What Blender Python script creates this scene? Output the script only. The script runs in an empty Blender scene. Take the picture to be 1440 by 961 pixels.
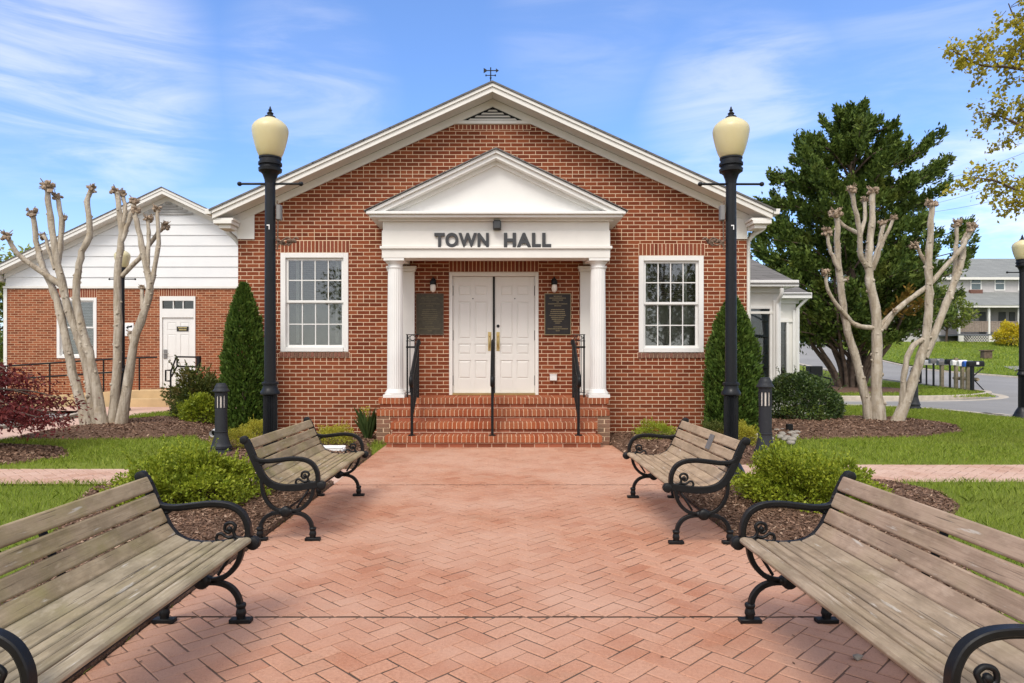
import bpy, bmesh, math, random
import numpy as np
from mathutils import Vector, Matrix, Euler
R = math.radians
rnd = random.Random(7)
rng = np.random.default_rng(11)
SC = bpy.context.scene
COL = SC.collection
F, VX, VY, H = 960.0, 705.0, 503.0, 1.35     # photo focal length in px, vanishing point, eye height
def PX(px, d): return (px - VX) * d / F
def PZ(py, d): return H + (VY - py) * d / F

# ------------------------------------------------------------------ helpers
def tag(o, label=None, cat=None, group=None, kind=None):
    if label: o['label'] = label
    if cat: o['category'] = cat
    if group: o['group'] = group
    if kind: o['kind'] = kind
    return o
def empty(name, loc=(0, 0, 0), rz=0, label=None, cat=None, group=None):
    o = bpy.data.objects.new(name, None); COL.objects.link(o)
    o.location = loc; o.rotation_euler = (0, 0, rz); o.empty_display_size = .2
    return tag(o, label, cat, group)
def link(name, me, mat, parent=None, loc=None):
    o = bpy.data.objects.new(name, me); COL.objects.link(o)
    if mat: me.materials.append(mat)
    if parent: o.parent = parent
    if loc: o.location = loc
    return o
def copy_tree(o, parent=None):
    c = o.copy(); COL.objects.link(c); c.parent = parent
    for ch in list(o.children): copy_tree(ch, c)
    return c
def catmull(pts, n=6):
    P = [Vector(p) for p in pts]
    if len(P) < 3: return P
    out = []
    for i in range(len(P) - 1):
        p0 = P[i-1] if i else P[0]*2 - P[1]
        p1, p2 = P[i], P[i+1]
        p3 = P[i+2] if i + 2 < len(P) else P[-1]*2 - P[-2]
        for k in range(n):
            t = k / n
            out.append(.5*((2*p1) + (-p0+p2)*t + (2*p0-5*p1+4*p2-p3)*t*t + (-p0+3*p1-3*p2+p3)*t**3))
    out.append(P[-1]); return out
class MB:
    def __init__(s): s.v = []; s.f = []; s.o = (0, 0, 0)
    def add(s, vs, fs):
        b = len(s.v); ox, oy, oz = s.o
        s.v += [(x-ox, y-oy, z-oz) for x, y, z in vs]; s.f += [tuple(b+i for i in f) for f in fs]
    def box(s, x0, x1, y0, y1, z0, z1):
        if x0 > x1: x0, x1 = x1, x0
        if y0 > y1: y0, y1 = y1, y0
        if z0 > z1: z0, z1 = z1, z0
        s.add([(x0,y0,z0),(x1,y0,z0),(x1,y1,z0),(x0,y1,z0),(x0,y0,z1),(x1,y0,z1),(x1,y1,z1),(x0,y1,z1)],
              [(0,3,2,1),(4,5,6,7),(0,1,5,4),(1,2,6,5),(2,3,7,6),(3,0,4,7)])
    def prism(s, poly, a0, a1, axis='y'):
        """poly in (x,z) for axis y, (y,z) for axis x, (x,y) for axis z"""
        n = len(poly)
        def p(u, w, a): return {'y': (u, a, w), 'x': (a, u, w), 'z': (u, w, a)}[axis]
        vs = [p(u, w, a0) for u, w in poly] + [p(u, w, a1) for u, w in poly]
        fs = [tuple(range(n)), tuple(range(2*n-1, n-1, -1))] + [(i, (i+1) % n + 0, (i+1) % n + n, i+n) for i in range(n)]
        s.add(vs, fs)
    def tube(s, pts, r, n=8, r1=None, caps=True):
        P = [Vector(p) for p in pts]; m = len(P)
        rs = r if isinstance(r, (list, tuple)) else [r + ((r if r1 is None else r1) - r)*i/max(1, m-1) for i in range(m)]
        vs = []; prev = None
        for i, p in enumerate(P):
            t = (P[min(i+1, m-1)] - P[max(i-1, 0)]).normalized()
            if prev is None:
                a = Vector((0, 0, 1)) if abs(t.z) < .9 else Vector((1, 0, 0))
                u = t.cross(a).normalized()
            else:
                u = (prev - t*prev.dot(t))
                u = u.normalized() if u.length > 1e-6 else t.orthogonal().normalized()
            prev = u; w = t.cross(u)
            for k in range(n):
                q = p + (u*math.cos(2*math.pi*k/n) + w*math.sin(2*math.pi*k/n))*rs[i]
                vs.append(tuple(q))
        fs = [(i*n+k, i*n+(k+1) % n, (i+1)*n+(k+1) % n, (i+1)*n+k) for i in range(m-1) for k in range(n)]
        if caps: fs += [tuple(range(n-1, -1, -1)), tuple((m-1)*n+k for k in range(n))]
        s.add(vs, fs)
    def bar(s, pts, y0, y1, th):
        """flat bar swept along a path of (x,z) points; width y0..y1; thickness th in the plane"""
        P = [Vector((p[0], p[1])) for p in pts]; m = len(P); vs = []
        for i, p in enumerate(P):
            t = (P[min(i+1, m-1)] - P[max(i-1, 0)]).normalized(); nn = Vector((-t.y, t.x))
            h = (th[0] + (th[1]-th[0])*i/(m-1))/2 if isinstance(th, tuple) else th/2
            a, b = p + nn*h, p - nn*h
            vs += [(a.x, y0, a.y), (a.x, y1, a.y), (b.x, y1, b.y), (b.x, y0, b.y)]
        fs = [(i*4+k, i*4+(k+1) % 4, i*4+4+(k+1) % 4, i*4+4+k) for i in range(m-1) for k in range(4)]
        fs += [(3, 2, 1, 0), tuple((m-1)*4+k for k in range(4))]
        s.add(vs, fs)
    def lathe(s, prof, n=24, c=(0, 0, 0), axis='z', flute=0, fr=None):
        vs = []; m = len(prof)
        for i, (r, z) in enumerate(prof):
            for k in range(n):
                a = 2*math.pi*k/n; rr = r
                if flute and fr and fr[0] <= z <= fr[1] and k % 2: rr = r*(1-flute)
                x, y = rr*math.cos(a), rr*math.sin(a)
                q = (x, y, z) if axis == 'z' else ((x, z, y) if axis == 'y' else (z, x, y))
                vs.append((q[0]+c[0], q[1]+c[1], q[2]+c[2]))
        fs = [(i*n+k, i*n+(k+1) % n, (i+1)*n+(k+1) % n, (i+1)*n+k) for i in range(m-1) for k in range(n)]
        fs += [tuple(range(n-1, -1, -1)), tuple((m-1)*n+k for k in range(n))]
        s.add(vs, fs)
    def lump(s, c, r, k=.3, sub=2, sq=(1, 1, 1)):
        bm = bmesh.new(); bmesh.ops.create_icosphere(bm, subdivisions=sub, radius=1)
        vs = []
        for v in bm.verts:
            d = 1 + rnd.uniform(-k, k)
            vs.append((c[0]+v.co.x*r*d*sq[0], c[1]+v.co.y*r*d*sq[1], c[2]+v.co.z*r*d*sq[2]))
        fs = [tuple(v.index for v in f.verts) for f in bm.faces]; bm.free(); s.add(vs, fs)
    def build(s, name, mat, parent=None, smooth=None, bevel=0, seg=1, loc=None, rot=None):
        me = bpy.data.meshes.new(name); me.from_pydata(s.v, [], s.f)
        bm = bmesh.new(); bm.from_mesh(me); bmesh.ops.recalc_face_normals(bm, faces=bm.faces)
        if smooth:
            for f in bm.faces: f.smooth = True
            for e in bm.edges:
                if len(e.link_faces) == 2 and e.calc_face_angle(0) > R(smooth): e.smooth = False
        bm.to_mesh(me); bm.free(); me.update()
        o = link(name, me, mat, parent)
        if loc: o.location = loc
        if rot: o.rotation_euler = rot
        if bevel:
            m = o.modifiers.new('bevel', 'BEVEL'); m.width = bevel; m.segments = seg
            m.limit_method = 'ANGLE'; m.angle_limit = R(40); m.harden_normals = False
        return o
def MBo(o):
    m = MB(); m.o = tuple(o.location); return m
def np_mesh(name, V, mat, parent=None, loc=None):
    """V: (n,k,3) polygons of k corners"""
    n, k = V.shape[:2]
    me = bpy.data.meshes.new(name)
    me.vertices.add(n*k); me.vertices.foreach_set('co', V.reshape(-1).astype(np.float32))
    me.loops.add(n*k); me.loops.foreach_set('vertex_index', np.arange(n*k, dtype=np.int32))
    me.polygons.add(n); me.polygons.foreach_set('loop_start', np.arange(0, n*k, k, dtype=np.int32))
    me.update(calc_edges=True); me.validate()
    return link(name, me, mat, parent, loc)
def unit(a): return a/np.maximum(np.linalg.norm(a, axis=-1, keepdims=True), 1e-9)
def leaf_quads(P, N, L, wr=.5, jit=.8, up=0.2):
    n = len(P)
    T = unit(N + rng.normal(size=(n, 3))*jit + np.array([0, 0, up]))
    S = unit(np.cross(T, rng.normal(size=(n, 3))))
    Lc = L[:, None]
    fold = np.cross(T, S)*Lc*.12
    return np.stack([P, P+T*Lc*.5+S*Lc*wr*.5+fold, P+T*Lc, P+T*Lc*.5-S*Lc*wr*.5+fold], 1)
def inside(poly, X, Y):
    c = np.zeros(len(X), bool); n = len(poly)
    for i in range(n):
        x0, y0 = poly[i]; x1, y1 = poly[(i+1) % n]
        m = ((y0 > Y) != (y1 > Y))
        xi = (x1-x0)*(Y-y0)/((y1-y0) or 1e-9) + x0
        c ^= m & (X < xi)
    return c
def edge_dist(poly, X, Y):
    d = np.full(len(X), 1e9); n = len(poly)
    for i in range(n):
        ax, ay = poly[i]; bx, by = poly[(i+1) % n]
        vx, vy = bx-ax, by-ay; l2 = vx*vx+vy*vy or 1e-9
        t = np.clip(((X-ax)*vx+(Y-ay)*vy)/l2, 0, 1)
        d = np.minimum(d, np.hypot(X-ax-t*vx, Y-ay-t*vy))
    return d
def smooth_poly(poly, n=5):
    P = [Vector((x, y, 0)) for x, y in poly]; m = len(P); out = []
    for i in range(m):
        p0, p1, p2, p3 = P[i-1], P[i], P[(i+1) % m], P[(i+2) % m]
        for k in range(n):
            t = k/n
            q = .5*((2*p1)+(-p0+p2)*t+(2*p0-5*p1+4*p2-p3)*t*t+(-p0+3*p1-3*p2+p3)*t**3)
            out.append((q.x, q.y))
    return out
def gz(x, y):
    """terrain height: flat near, climbing to the hill lawn at the back right"""
    x = np.asarray(x, float); y = np.asarray(y, float)
    t = np.clip((x-3)/10, 0, 1); t = t*t*(3-2*t)
    return t*.0035*(np.clip(y, 25, 51.5)-25)**2
def sheet(name, poly, zf, mat, res=.5, kind='structure', depth=0.0):
    bm = bmesh.new()
    f = bm.faces.new([bm.verts.new((x, y, 0)) for x, y in poly])
    if f.normal.z < 0: f.normal_flip()
    f.normal_update()
    if f.normal.z < 0: f.normal_flip()
    xs = [p[0] for p in poly]; ys = [p[1] for p in poly]
    for ax, lo, hi in ((0, min(xs), max(xs)), (1, min(ys), max(ys))):
        q = math.ceil(lo/res)*res
        while q < hi:
            if q - lo > 1e-4 and hi - q > 1e-4:
                co = (q, 0, 0) if ax == 0 else (0, q, 0); no = (1, 0, 0) if ax == 0 else (0, 1, 0)
                bmesh.ops.bisect_plane(bm, geom=bm.verts[:]+bm.edges[:]+bm.faces[:], plane_co=co, plane_no=no, dist=1e-5)
            q += res
    V = np.array([v.co[:] for v in bm.verts])
    Z = zf(V[:, 0], V[:, 1])
    for v, z in zip(bm.verts, Z): v.co.z = z
    bmesh.ops.triangulate(bm, faces=[f for f in bm.faces if len(f.verts) > 4])
    if depth:
        be = [e for e in bm.edges if len(e.link_faces) == 1]
        r = bmesh.ops.extrude_edge_only(bm, edges=be)
        for g in r['geom']:
            if isinstance(g, bmesh.types.BMVert): g.co.z -= depth
    bmesh.ops.recalc_face_normals(bm, faces=bm.faces)
    if sum(f.normal.z for f in bm.faces) < 0: bmesh.ops.reverse_faces(bm, faces=bm.faces)
    for f in bm.faces: f.smooth = True
    me = bpy.data.meshes.new(name); bm.to_mesh(me); bm.free()
    o = link(name, me, mat)
    if kind: o['kind'] = kind
    return o

# ------------------------------------------------------------------ materials
class NT:
    def __init__(s, name, rough=.6, spec=.3):
        s.m = bpy.data.materials.new(name); s.m.use_nodes = True; s.t = s.m.node_tree; s.n = s.t.nodes
        s.b = s.n['Principled BSDF']; s.b.inputs['Roughness'].default_value = rough
        s.b.inputs['Specular IOR Level'].default_value = spec; s._tc = None
    def new(s, typ, **kw):
        n = s.n.new(typ)
        for k, v in kw.items(): setattr(n, k, v)
        return n
    def lk(s, a, b): s.t.links.new(a, b)
    def put(s, sock, v):
        if hasattr(v, 'is_output') or isinstance(v, bpy.types.NodeSocket): s.lk(v, sock)
        else: sock.default_value = v
    @property
    def obj(s):
        if not s._tc: s._tc = s.new('ShaderNodeTexCoord')
        return s._tc.outputs['Object']
    def math(s, op, a, b=None, c=None, clamp=False):
        n = s.new('ShaderNodeMath', operation=op, use_clamp=clamp); s.put(n.inputs[0], a)
        if b is not None: s.put(n.inputs[1], b)
        if c is not None: s.put(n.inputs[2], c)
        return n.outputs[0]
    def mix(s, f, a, b, typ='MIX'):
        n = s.new('ShaderNodeMix', data_type='RGBA', blend_type=typ); s.put(n.inputs[0], f); s.put(n.inputs[6], a); s.put(n.inputs[7], b)
        return n.outputs[2]
    def noise(s, scale, detail=4, vec=None, rough=.55, mp=None):
        n = s.new('ShaderNodeTexNoise'); n.inputs['Scale'].default_value = scale; n.inputs['Detail'].default_value = detail
        n.inputs['Roughness'].default_value = rough
        v = vec if vec is not None else s.obj
        if mp:
            m = s.new('ShaderNodeMapping'); m.inputs['Scale'].default_value = mp; s.lk(v, m.inputs[0]); v = m.outputs[0]
        s.lk(v, n.inputs['Vector']); return n.outputs['Fac']
    def ramp(s, f, stops):
        n = s.new('ShaderNodeValToRGB'); e = n.color_ramp.elements
        e[0].position, e[0].color = stops[0][0], c4(stops[0][1]); e[1].position, e[1].color = stops[-1][0], c4(stops[-1][1])
        for p, c in stops[1:-1]:
            k = e.new(p); k.color = c4(c)
        s.put(n.inputs[0], f); return n.outputs[0]
    def bump(s, h, st=.3, dist=.01):
        n = s.new('ShaderNodeBump'); n.inputs['Strength'].default_value = st; n.inputs['Distance'].default_value = dist
        s.lk(h, n.inputs['Height']); s.lk(n.outputs[0], s.b.inputs['Normal']); return n
    def island(s): return s.new('ShaderNodeNewGeometry').outputs['Random Per Island']
    def col(s, c): s.put(s.b.inputs['Base Color'], c)
def c4(c): return tuple(c)+(1,) if len(c) == 3 else c

def plain(name, c, rough=.5, spec=.3, metal=0, var=.12, ns=6, bump=0, bs=60):
    t = NT(name, rough, spec); t.b.inputs['Metallic'].default_value = metal
    n = t.noise(ns, 5)
    lo = tuple(max(0, x*(1-var)) for x in c); hi = tuple(min(1, x*(1+var)) for x in c)
    t.col(t.ramp(n, [(.3, lo), (.7, hi)]))
    if bump: t.bump(t.noise(bs, 3), bump, .004)
    return t.m
def brick_mat(name, ca, cb, mortar, header=True, dirt=.0):
    t = NT(name, .82, .2)
    sp = t.new('ShaderNodeSeparateXYZ'); t.lk(t.obj, sp.inputs[0])
    u = t.math('ADD', sp.outputs[0], sp.outputs[1])
    cb_ = t.new('ShaderNodeCombineXYZ'); t.lk(u, cb_.inputs[0]); t.lk(sp.outputs[2], cb_.inputs[1])
    # slightly wavering joints
    wn = t.new('ShaderNodeTexNoise'); wn.inputs['Scale'].default_value = 9; t.lk(cb_.outputs[0], wn.inputs['Vector'])
    wv = t.new('ShaderNodeVectorMath', operation='MULTIPLY_ADD'); t.lk(wn.outputs['Color'], wv.inputs[0]); wv.inputs[1].default_value = (.006, .006, 0); t.lk(cb_.outputs[0], wv.inputs[2])
    def br(w):
        b = t.new('ShaderNodeTexBrick'); t.lk(wv.outputs[0], b.inputs['Vector'])
        b.inputs['Scale'].default_value = 1; b.inputs['Brick Width'].default_value = w; b.inputs['Row Height'].default_value = .0677
        b.inputs['Mortar Size'].default_value = .0055; b.inputs['Mortar Smooth'].default_value = .25
        b.inputs['Color1'].default_value = (0, 0, 0, 1); b.inputs['Color2'].default_value = (1, 1, 1, 1); b.inputs['Mortar'].default_value = (.5, .5, .5, 1)
        return b
    b1, b2 = br(.2133), br(.10665)
    col, fac = b1.outputs['Color'], b1.outputs['Fac']
    if header:
        row = t.math('FLOOR', t.math('DIVIDE', sp.outputs[2], .0677))
        sel = t.math('COMPARE', t.math('MODULO', t.math('ADD', row, 70), 16), 9, .1)
        col = t.mix(sel, col, b2.outputs['Color'])
        mx = t.new('ShaderNodeMix', data_type='FLOAT'); t.lk(sel, mx.inputs[0]); t.lk(fac, mx.inputs[2]); t.lk(b2.outputs['Fac'], mx.inputs[3]); fac = mx.outputs[0]
    base = t.ramp(col, [(0, tuple(x*.85 for x in ca)), (.12, ca), (.55, tuple((a+b)/2 for a, b in zip(ca, cb))), (.9, cb), (1, (cb[0]*1.06, cb[1]*1.15, cb[2]*1.15))])
    fine = t.noise(70, 4); base = t.mix(t.math('MULTIPLY', fine, .35), base, c4(tuple(x*.55 for x in ca)))
    big = t.noise(.9, 4); base = t.mix(t.ramp(big, [(.45, (0, 0, 0)), (.75, (.25, .25, .25))]), base, c4((cb[0]*1.1, cb[1]*1.35, cb[2]*1.4)))
    mo = t.mix(t.noise(25, 4), c4(tuple(x*.8 for x in mortar)), c4(tuple(min(1, x*1.15) for x in mortar)))
    cc = t.mix(fac, base, mo)
    if dirt:   # splash-back soiling on the lowest courses
        dz = t.math('MULTIPLY', t.math('SUBTRACT', .75, sp.outputs[2], clamp=True), t.noise(3, 5))
        cc = t.mix(t.math('MULTIPLY', dz, dirt, clamp=True), cc, (.20, .15, .11, 1))
    t.col(cc)
    t.bump(t.math('ADD', t.math('MULTIPLY', fac, -1), t.math('MULTIPLY', fine, .25)), .55, .006)
    return t.m
def island_brick(name, cols, rough=.8, moss=None, mossamt=.5):
    t = NT(name, rough, .25)
    c = t.ramp(t.island(), [(i/(len(cols)-1), k) for i, k in enumerate(cols)])
    fine = t.noise(55, 5); c = t.mix(t.math('MULTIPLY', fine, .4), c, c4(tuple(x*.6 for x in cols[0])))
    big = t.noise(1.1, 5)
    c = t.mix(t.ramp(big, [(.42, (0, 0, 0)), (.7, (mossamt,)*3)]), c, c4(moss or tuple(x*.7 for x in cols[0])))
    sp = t.ramp(t.noise(150, 2), [(.66, (0, 0, 0)), (.74, (.35,)*3)]); c = t.mix(sp, c, c4(tuple(min(1, x*1.5) for x in cols[-1])))
    t.col(c); t.bump(t.math('ADD', t.noise(120, 3), t.math('MULTIPLY', t.noise(18, 3), 1.5)), .35, .004)
    return t.m
def dust(t, lo=.40, hi=.60):
    """where pale dust lies over the paving: the same patches on bricks and in the joints"""
    return t.ramp(t.noise(.75, 6, None, .62), [(lo, (0, 0, 0)), (hi, (1, 1, 1))])
def paver_mat(name, cols, sand, stain, amt=.72):
    t = NT(name, .85, .2)
    c = t.ramp(t.island(), [(i/(len(cols)-1), k) for i, k in enumerate(cols)])
    c = t.mix(t.ramp(t.noise(60, 5), [(.35, (.45,)*3), (.6, (0, 0, 0))]), c, c4(tuple(x*.72 for x in cols[0])))
    c = t.mix(t.ramp(t.noise(1.7, 6, None, .7, (1, 1.6, 1)), [(.54, (0, 0, 0)), (.74, (.5,)*3)]), c, c4(stain))
    c = t.mix(t.math('MULTIPLY', dust(t), amt), c, c4(sand))
    c = t.mix(t.ramp(t.noise(190, 2), [(.62, (0, 0, 0)), (.70, (.5,)*3)]), c, c4(tuple(min(1, x*1.4) for x in sand)))
    c = t.mix(t.ramp(t.noise(110, 3), [(.30, (.55,)*3), (.38, (0, 0, 0))]), c, c4(tuple(x*.45 for x in cols[0])))
    t.col(c); t.bump(t.math('ADD', t.noise(140, 3), t.math('MULTIPLY', t.noise(22, 4), 1.5)), .55, .004)
    return t.m
def joint_mat(name, dark, sand, amt):
    t = NT(name, .95, .1); c = t.mix(t.noise(40, 4), c4(tuple(x*.7 for x in dark)), c4(tuple(x*1.4 for x in dark)))
    t.col(t.mix(t.math('MULTIPLY', dust(t, .42, .66), amt), c, c4(sand))); t.bump(t.noise(150, 3), .5, .004); return t.m
def leaf_mat(name, stops, trans=.25, rough=.5, ns=1.5, alt=None, altamt=.5, spec=.25, lo=.5, hi=.68):
    t = NT(name, rough, spec)
    c = t.ramp(t.island(), [(i/(len(stops)-1), k) for i, k in enumerate(stops)])
    if alt:
        c = t.mix(t.ramp(t.noise(ns, 3), [(lo, (0, 0, 0)), (hi, (altamt,)*3)]), c, c4(alt))
    t.col(c)
    tr = t.new('ShaderNodeBsdfTranslucent'); t.lk(c, tr.inputs[0])
    mx = t.new('ShaderNodeMixShader'); mx.inputs[0].default_value = trans
    out = t.n['Material Output']; t.lk(t.b.outputs[0], mx.inputs[1]); t.lk(tr.outputs[0], mx.inputs[2]); t.lk(mx.outputs[0], out.inputs[0])
    return t.m
def wood_mat(name, cols, green, gamt):
    t = NT(name, .8, .2)
    rp = t.island()
    off = t.new('ShaderNodeCombineXYZ'); t.lk(t.math('MULTIPLY', rp, 37.0), off.inputs[0]); t.lk(t.math('MULTIPLY', rp, 91.0), off.inputs[1])
    va = t.new('ShaderNodeVectorMath', operation='ADD'); t.lk(t.obj, va.inputs[0]); t.lk(off.outputs[0], va.inputs[1])
    g = t.noise(1, 6, va.outputs[0], .65, (75, 2.6, 75)); g2 = t.noise(1, 4, va.outputs[0], .6, (18, 1.3, 18))
    c = t.ramp(g, [(.28, cols[0]), (.5, cols[1]), (.75, cols[2])])
    c = t.mix(t.ramp(g2, [(.35, (0, 0, 0)), (.7, (.75,)*3)]), c, c4(cols[3]))
    c = t.mix(t.math('MULTIPLY', rp, .3), c, c4(cols[2]))
    c = t.mix(t.ramp(t.noise(4, 5, va.outputs[0]), [(.45, (0, 0, 0)), (.75, (gamt,)*3)]), c, c4(green))
    c = t.mix(t.ramp(t.noise(9, 5, va.outputs[0], .65, (1, .5, 1)), [(.40, (.55,)*3), (.56, (0, 0, 0))]), c, c4(tuple(x*.62 for x in cols[1])))
    c = t.mix(t.ramp(t.noise(26, 4, va.outputs[0], .6, (1, .35, 1)), [(.58, (0, 0, 0)), (.70, (.45,)*3)]), c, c4(cols[2]))
    c = t.mix(1.0, c, (.93, .90, .86, 1), 'MULTIPLY')
    pale = t.ramp(t.noise(1, 4, va.outputs[0], .6, (40, 5, 40)), [(.64, (0, 0, 0)), (.72, (.6,)*3)])
    c = t.mix(pale, c, (.62, .58, .50, 1))
    crack = t.ramp(t.noise(1, 3, va.outputs[0], .5, (120, 3, 120)), [(.28, (.7,)*3), (.36, (0, 0, 0))])
    c = t.mix(crack, c, (.08, .06, .045, 1))
    t.col(c); t.bump(t.math('SUBTRACT', g, crack), .5, .004)
    return t.m
M_SEATB = lambda: wood_mat('brown weathered seat wood', [(.17, .125, .08), (.34, .26, .18), (.50, .41, .31), (.40, .315, .225)], (.25, .21, .11), .5)
def iron_mat(name, c=(.006, .0065, .007), rough=.42, sp=.28):
    t = NT(name, rough, sp)
    t.col(t.mix(t.ramp(t.noise(30, 5), [(.55, (0, 0, 0)), (.85, (.4,)*3)]), c4(c), c4(tuple(x*2.2+.004 for x in c))))
    t.put(t.b.inputs['Roughness'], t.ramp(t.noise(14, 4), [(.3, (rough-.1,)*3), (.7, (rough+.2,)*3)]))
    t.bump(t.noise(140, 3), .15, .003)
    return t.m
def glass_mat(name, tint=(.82, .85, .84), refl=1.0):
    t = NT(name); out = t.n['Material Output']
    tr = t.new('ShaderNodeBsdfTransparent'); tr.inputs[0].default_value = c4(tint)
    gl = t.new('ShaderNodeBsdfGlossy'); gl.inputs['Roughness'].default_value = .02
    fr = t.new('ShaderNodeFresnel'); fr.inputs[0].default_value = 1.6
    mx = t.new('ShaderNodeMixShader'); t.lk(t.math('ADD', fr.outputs[0], (.05*refl), clamp=True), mx.inputs[0])
    t.lk(tr.outputs[0], mx.inputs[1]); t.lk(gl.outputs[0], mx.inputs[2]); t.lk(mx.outputs[0], out.inputs[0])
    return t.m

M = {}
BR_A, BR_B, MORT = (.165, .036, .014), (.265, .069, .027), (.72, .53, .36)
M['brick'] = brick_mat('brick wall', BR_A, BR_B, MORT)
M['brick2'] = brick_mat('brick annex wall', (.20, .052, .021), (.34, .105, .046), (.62, .43, .27), header=False)
M['soldier'] = island_brick('soldier bricks', [BR_A, (.26, .072, .04), BR_B], moss=(.16, .05, .03), mossamt=.3)
M['sillbrick'] = island_brick('sill bricks', [(.17, .085, .06), (.22, .11, .075), (.26, .10, .07)], moss=(.14, .10, .075), mossamt=.6)
M['mortar'] = plain('mortar', MORT, .9, .1, var=.15, ns=30, bump=.3)
M['stepbrick'] = island_brick('step bricks', [(.27, .060, .022), (.37, .10, .037), (.42, .135, .055), (.31, .082, .032)], moss=(.21, .10, .055), mossamt=.45)
M['pedbrick'] = island_brick('pedestal bricks', [(.20, .10, .06), (.30, .15, .09), (.28, .12, .075)], moss=(.17, .14, .10), mossamt=.7)
M['paver'] = paver_mat('salmon pavers', [(.41, .175, .10), (.48, .23, .138), (.52, .275, .175), (.44, .20, .118), (.50, .255, .16)], (.53, .32, .225), (.33, .20, .125))
M['pathpaver'] = paver_mat('pale path pavers', [(.47, .27, .19), (.55, .35, .26), (.60, .40, .31)], (.60, .43, .34), (.44, .29, .21))
M['joint'] = joint_mat('paver joints', (.085, .062, .048), (.34, .20, .14), .55)
M['pathjoint'] = joint_mat('path joints', (.28, .19, .15), (.46, .31, .24), .6)
M['white'] = plain('white painted trim', (.74, .72, .67), .45, .35, var=.04, ns=3)
M['white2'] = plain('bright white paint', (.76, .75, .72), .45, .3, var=.03, ns=3)
M['door'] = plain('off white door paint', (.72, .70, .65), .4, .35, var=.025, ns=3)
t = NT('white lap siding', .5, .3); t.col(t.ramp(t.noise(2, 4), [(.3, (.72, .73, .73)), (.7, (.77, .77, .76))])); M['siding'] = t.m
def shingle(name, ca, cb):
    t = NT(name, .95, .1)
    b = t.new('ShaderNodeTexBrick'); sp = t.new('ShaderNodeSeparateXYZ'); t.lk(t.obj, sp.inputs[0])
    cm = t.new('ShaderNodeCombineXYZ'); t.lk(t.math('ADD', sp.outputs[1], t.math('MULTIPLY', sp.outputs[0], .35)), cm.inputs[0]); t.lk(t.math('MULTIPLY', sp.outputs[2], 2.0), cm.inputs[1]); t.lk(cm.outputs[0], b.inputs['Vector'])
    b.inputs['Scale'].default_value = 1; b.inputs['Brick Width'].default_value = .3; b.inputs['Row Height'].default_value = .14; b.inputs['Mortar Size'].default_value = .0055
    b.inputs['Color1'].default_value = c4(ca); b.inputs['Color2'].default_value = c4(cb); b.inputs['Mortar'].default_value = c4(tuple(x*.5 for x in ca))
    t.col(t.mix(t.math('MULTIPLY', t.noise(90, 3), .5), b.outputs['Color'], c4(tuple(x*.55 for x in ca))))
    t.bump(t.noise(120, 3), .3, .005); return t.m
M['shingle'] = shingle('grey shingles', (.15, .145, .14), (.21, .20, .195))
M['shingle2'] = shingle('pale green grey shingles', (.24, .25, .24), (.30, .31, .295))
M['iron'] = iron_mat('black cast iron')
M['lampiron'] = iron_mat('weathered black lamp paint', (.008, .009, .011), .40)
M['bollard'] = iron_mat('faded charcoal paint', (.024, .026, .030), .55)
M['bracket'] = plain('rusted bracket', (.16, .11, .08), .8, .2, var=.4, ns=30)
M['plate'] = plain('grey box metal', (.22, .21, .20), .5, .4, .5)
t = NT('cream globe', .35, .4); t.col(t.ramp(t.noise(3, 4), [(.3, (.60, .53, .29)), (.7, (.66, .59, .36))])); t.b.inputs['Subsurface Weight'].default_value = .35; t.b.inputs['Subsurface Radius'].default_value = (.06, .05, .03); t.b.inputs['Subsurface Scale'].default_value = 1; M['globe'] = t.m
M['lens'] = plain('frosted bollard lens', (.80, .74, .66), .3, .4, var=.06)
M['wood_green'] = wood_mat('mossy weathered wood', [(.16, .115, .06), (.35, .27, .165), (.52, .42, .285), (.40, .31, .20)], (.26, .235, .08), .8)
M['wood_pink'] = wood_mat('pinkish weathered wood', [(.20, .13, .085), (.39, .275, .195), (.54, .415, .315), (.44, .32, .235)], (.28, .235, .13), .45)
M['wood_pink2'] = wood_mat('dry weathered wood', [(.22, .15, .09), (.43, .31, .205), (.56, .43, .31), (.48, .36, .245)], (.34, .27, .15), .35)
M['seat_grey'] = wood_mat('silvered seat wood', [(.17, .14, .085), (.34, .285, .19), (.52, .45, .335), (.40, .335, .23)], (.25, .225, .10), .6)
M['seat_brown'] = M_SEATB()
M['bronze'] = plain('bronze plaque', (.055, .046, .028), .55, .35, 0, var=.35, ns=12)
M['darkbronze'] = plain('dark bronze plaque', (.020, .016, .014), .5, .35, 0, var=.3, ns=12)
M['gilt'] = plain('raised plaque letters', (.30, .23, .12), .5, .4, .3)
M['giltdim'] = plain('dull plaque letters', (.14, .115, .06), .5, .4, 0)
M['brass'] = plain('brass', (.55, .40, .17), .3, .5, .9)
M['letter'] = plain('charcoal letters', (.045, .047, .05), .5, .4)
M['ventgrey'] = plain('grey vent louvres', (.42, .41, .39), .6, .2)
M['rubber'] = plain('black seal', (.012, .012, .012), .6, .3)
M['glass'] = glass_mat('window glass')
M['glass2'] = glass_mat('sunroom glass', (.55, .58, .54), .4)
M['interior'] = plain('dark interior', (.21, .17, .13), .9, .1)
M['blind'] = plain('pale blinds', (.55, .53, .49), .6, .2)
M['blinddark'] = plain('brown slatted blind', (.26, .20, .16), .6, .2)
M['sheer'] = plain('grey sheer curtain', (.40, .365, .32), .9, .1, var=.12, ns=4)
M['curtain'] = plain('cream curtain', (.62, .58, .50), .9, .1)
M['concrete'] = plain('kerb concrete', (.50, .44, .36), .9, .15, var=.2, ns=5, bump=.3)
M['tan'] = plain('tan painted concrete', (.52, .37, .20), .8, .2, var=.12, ns=3, bump=.2)
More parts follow.
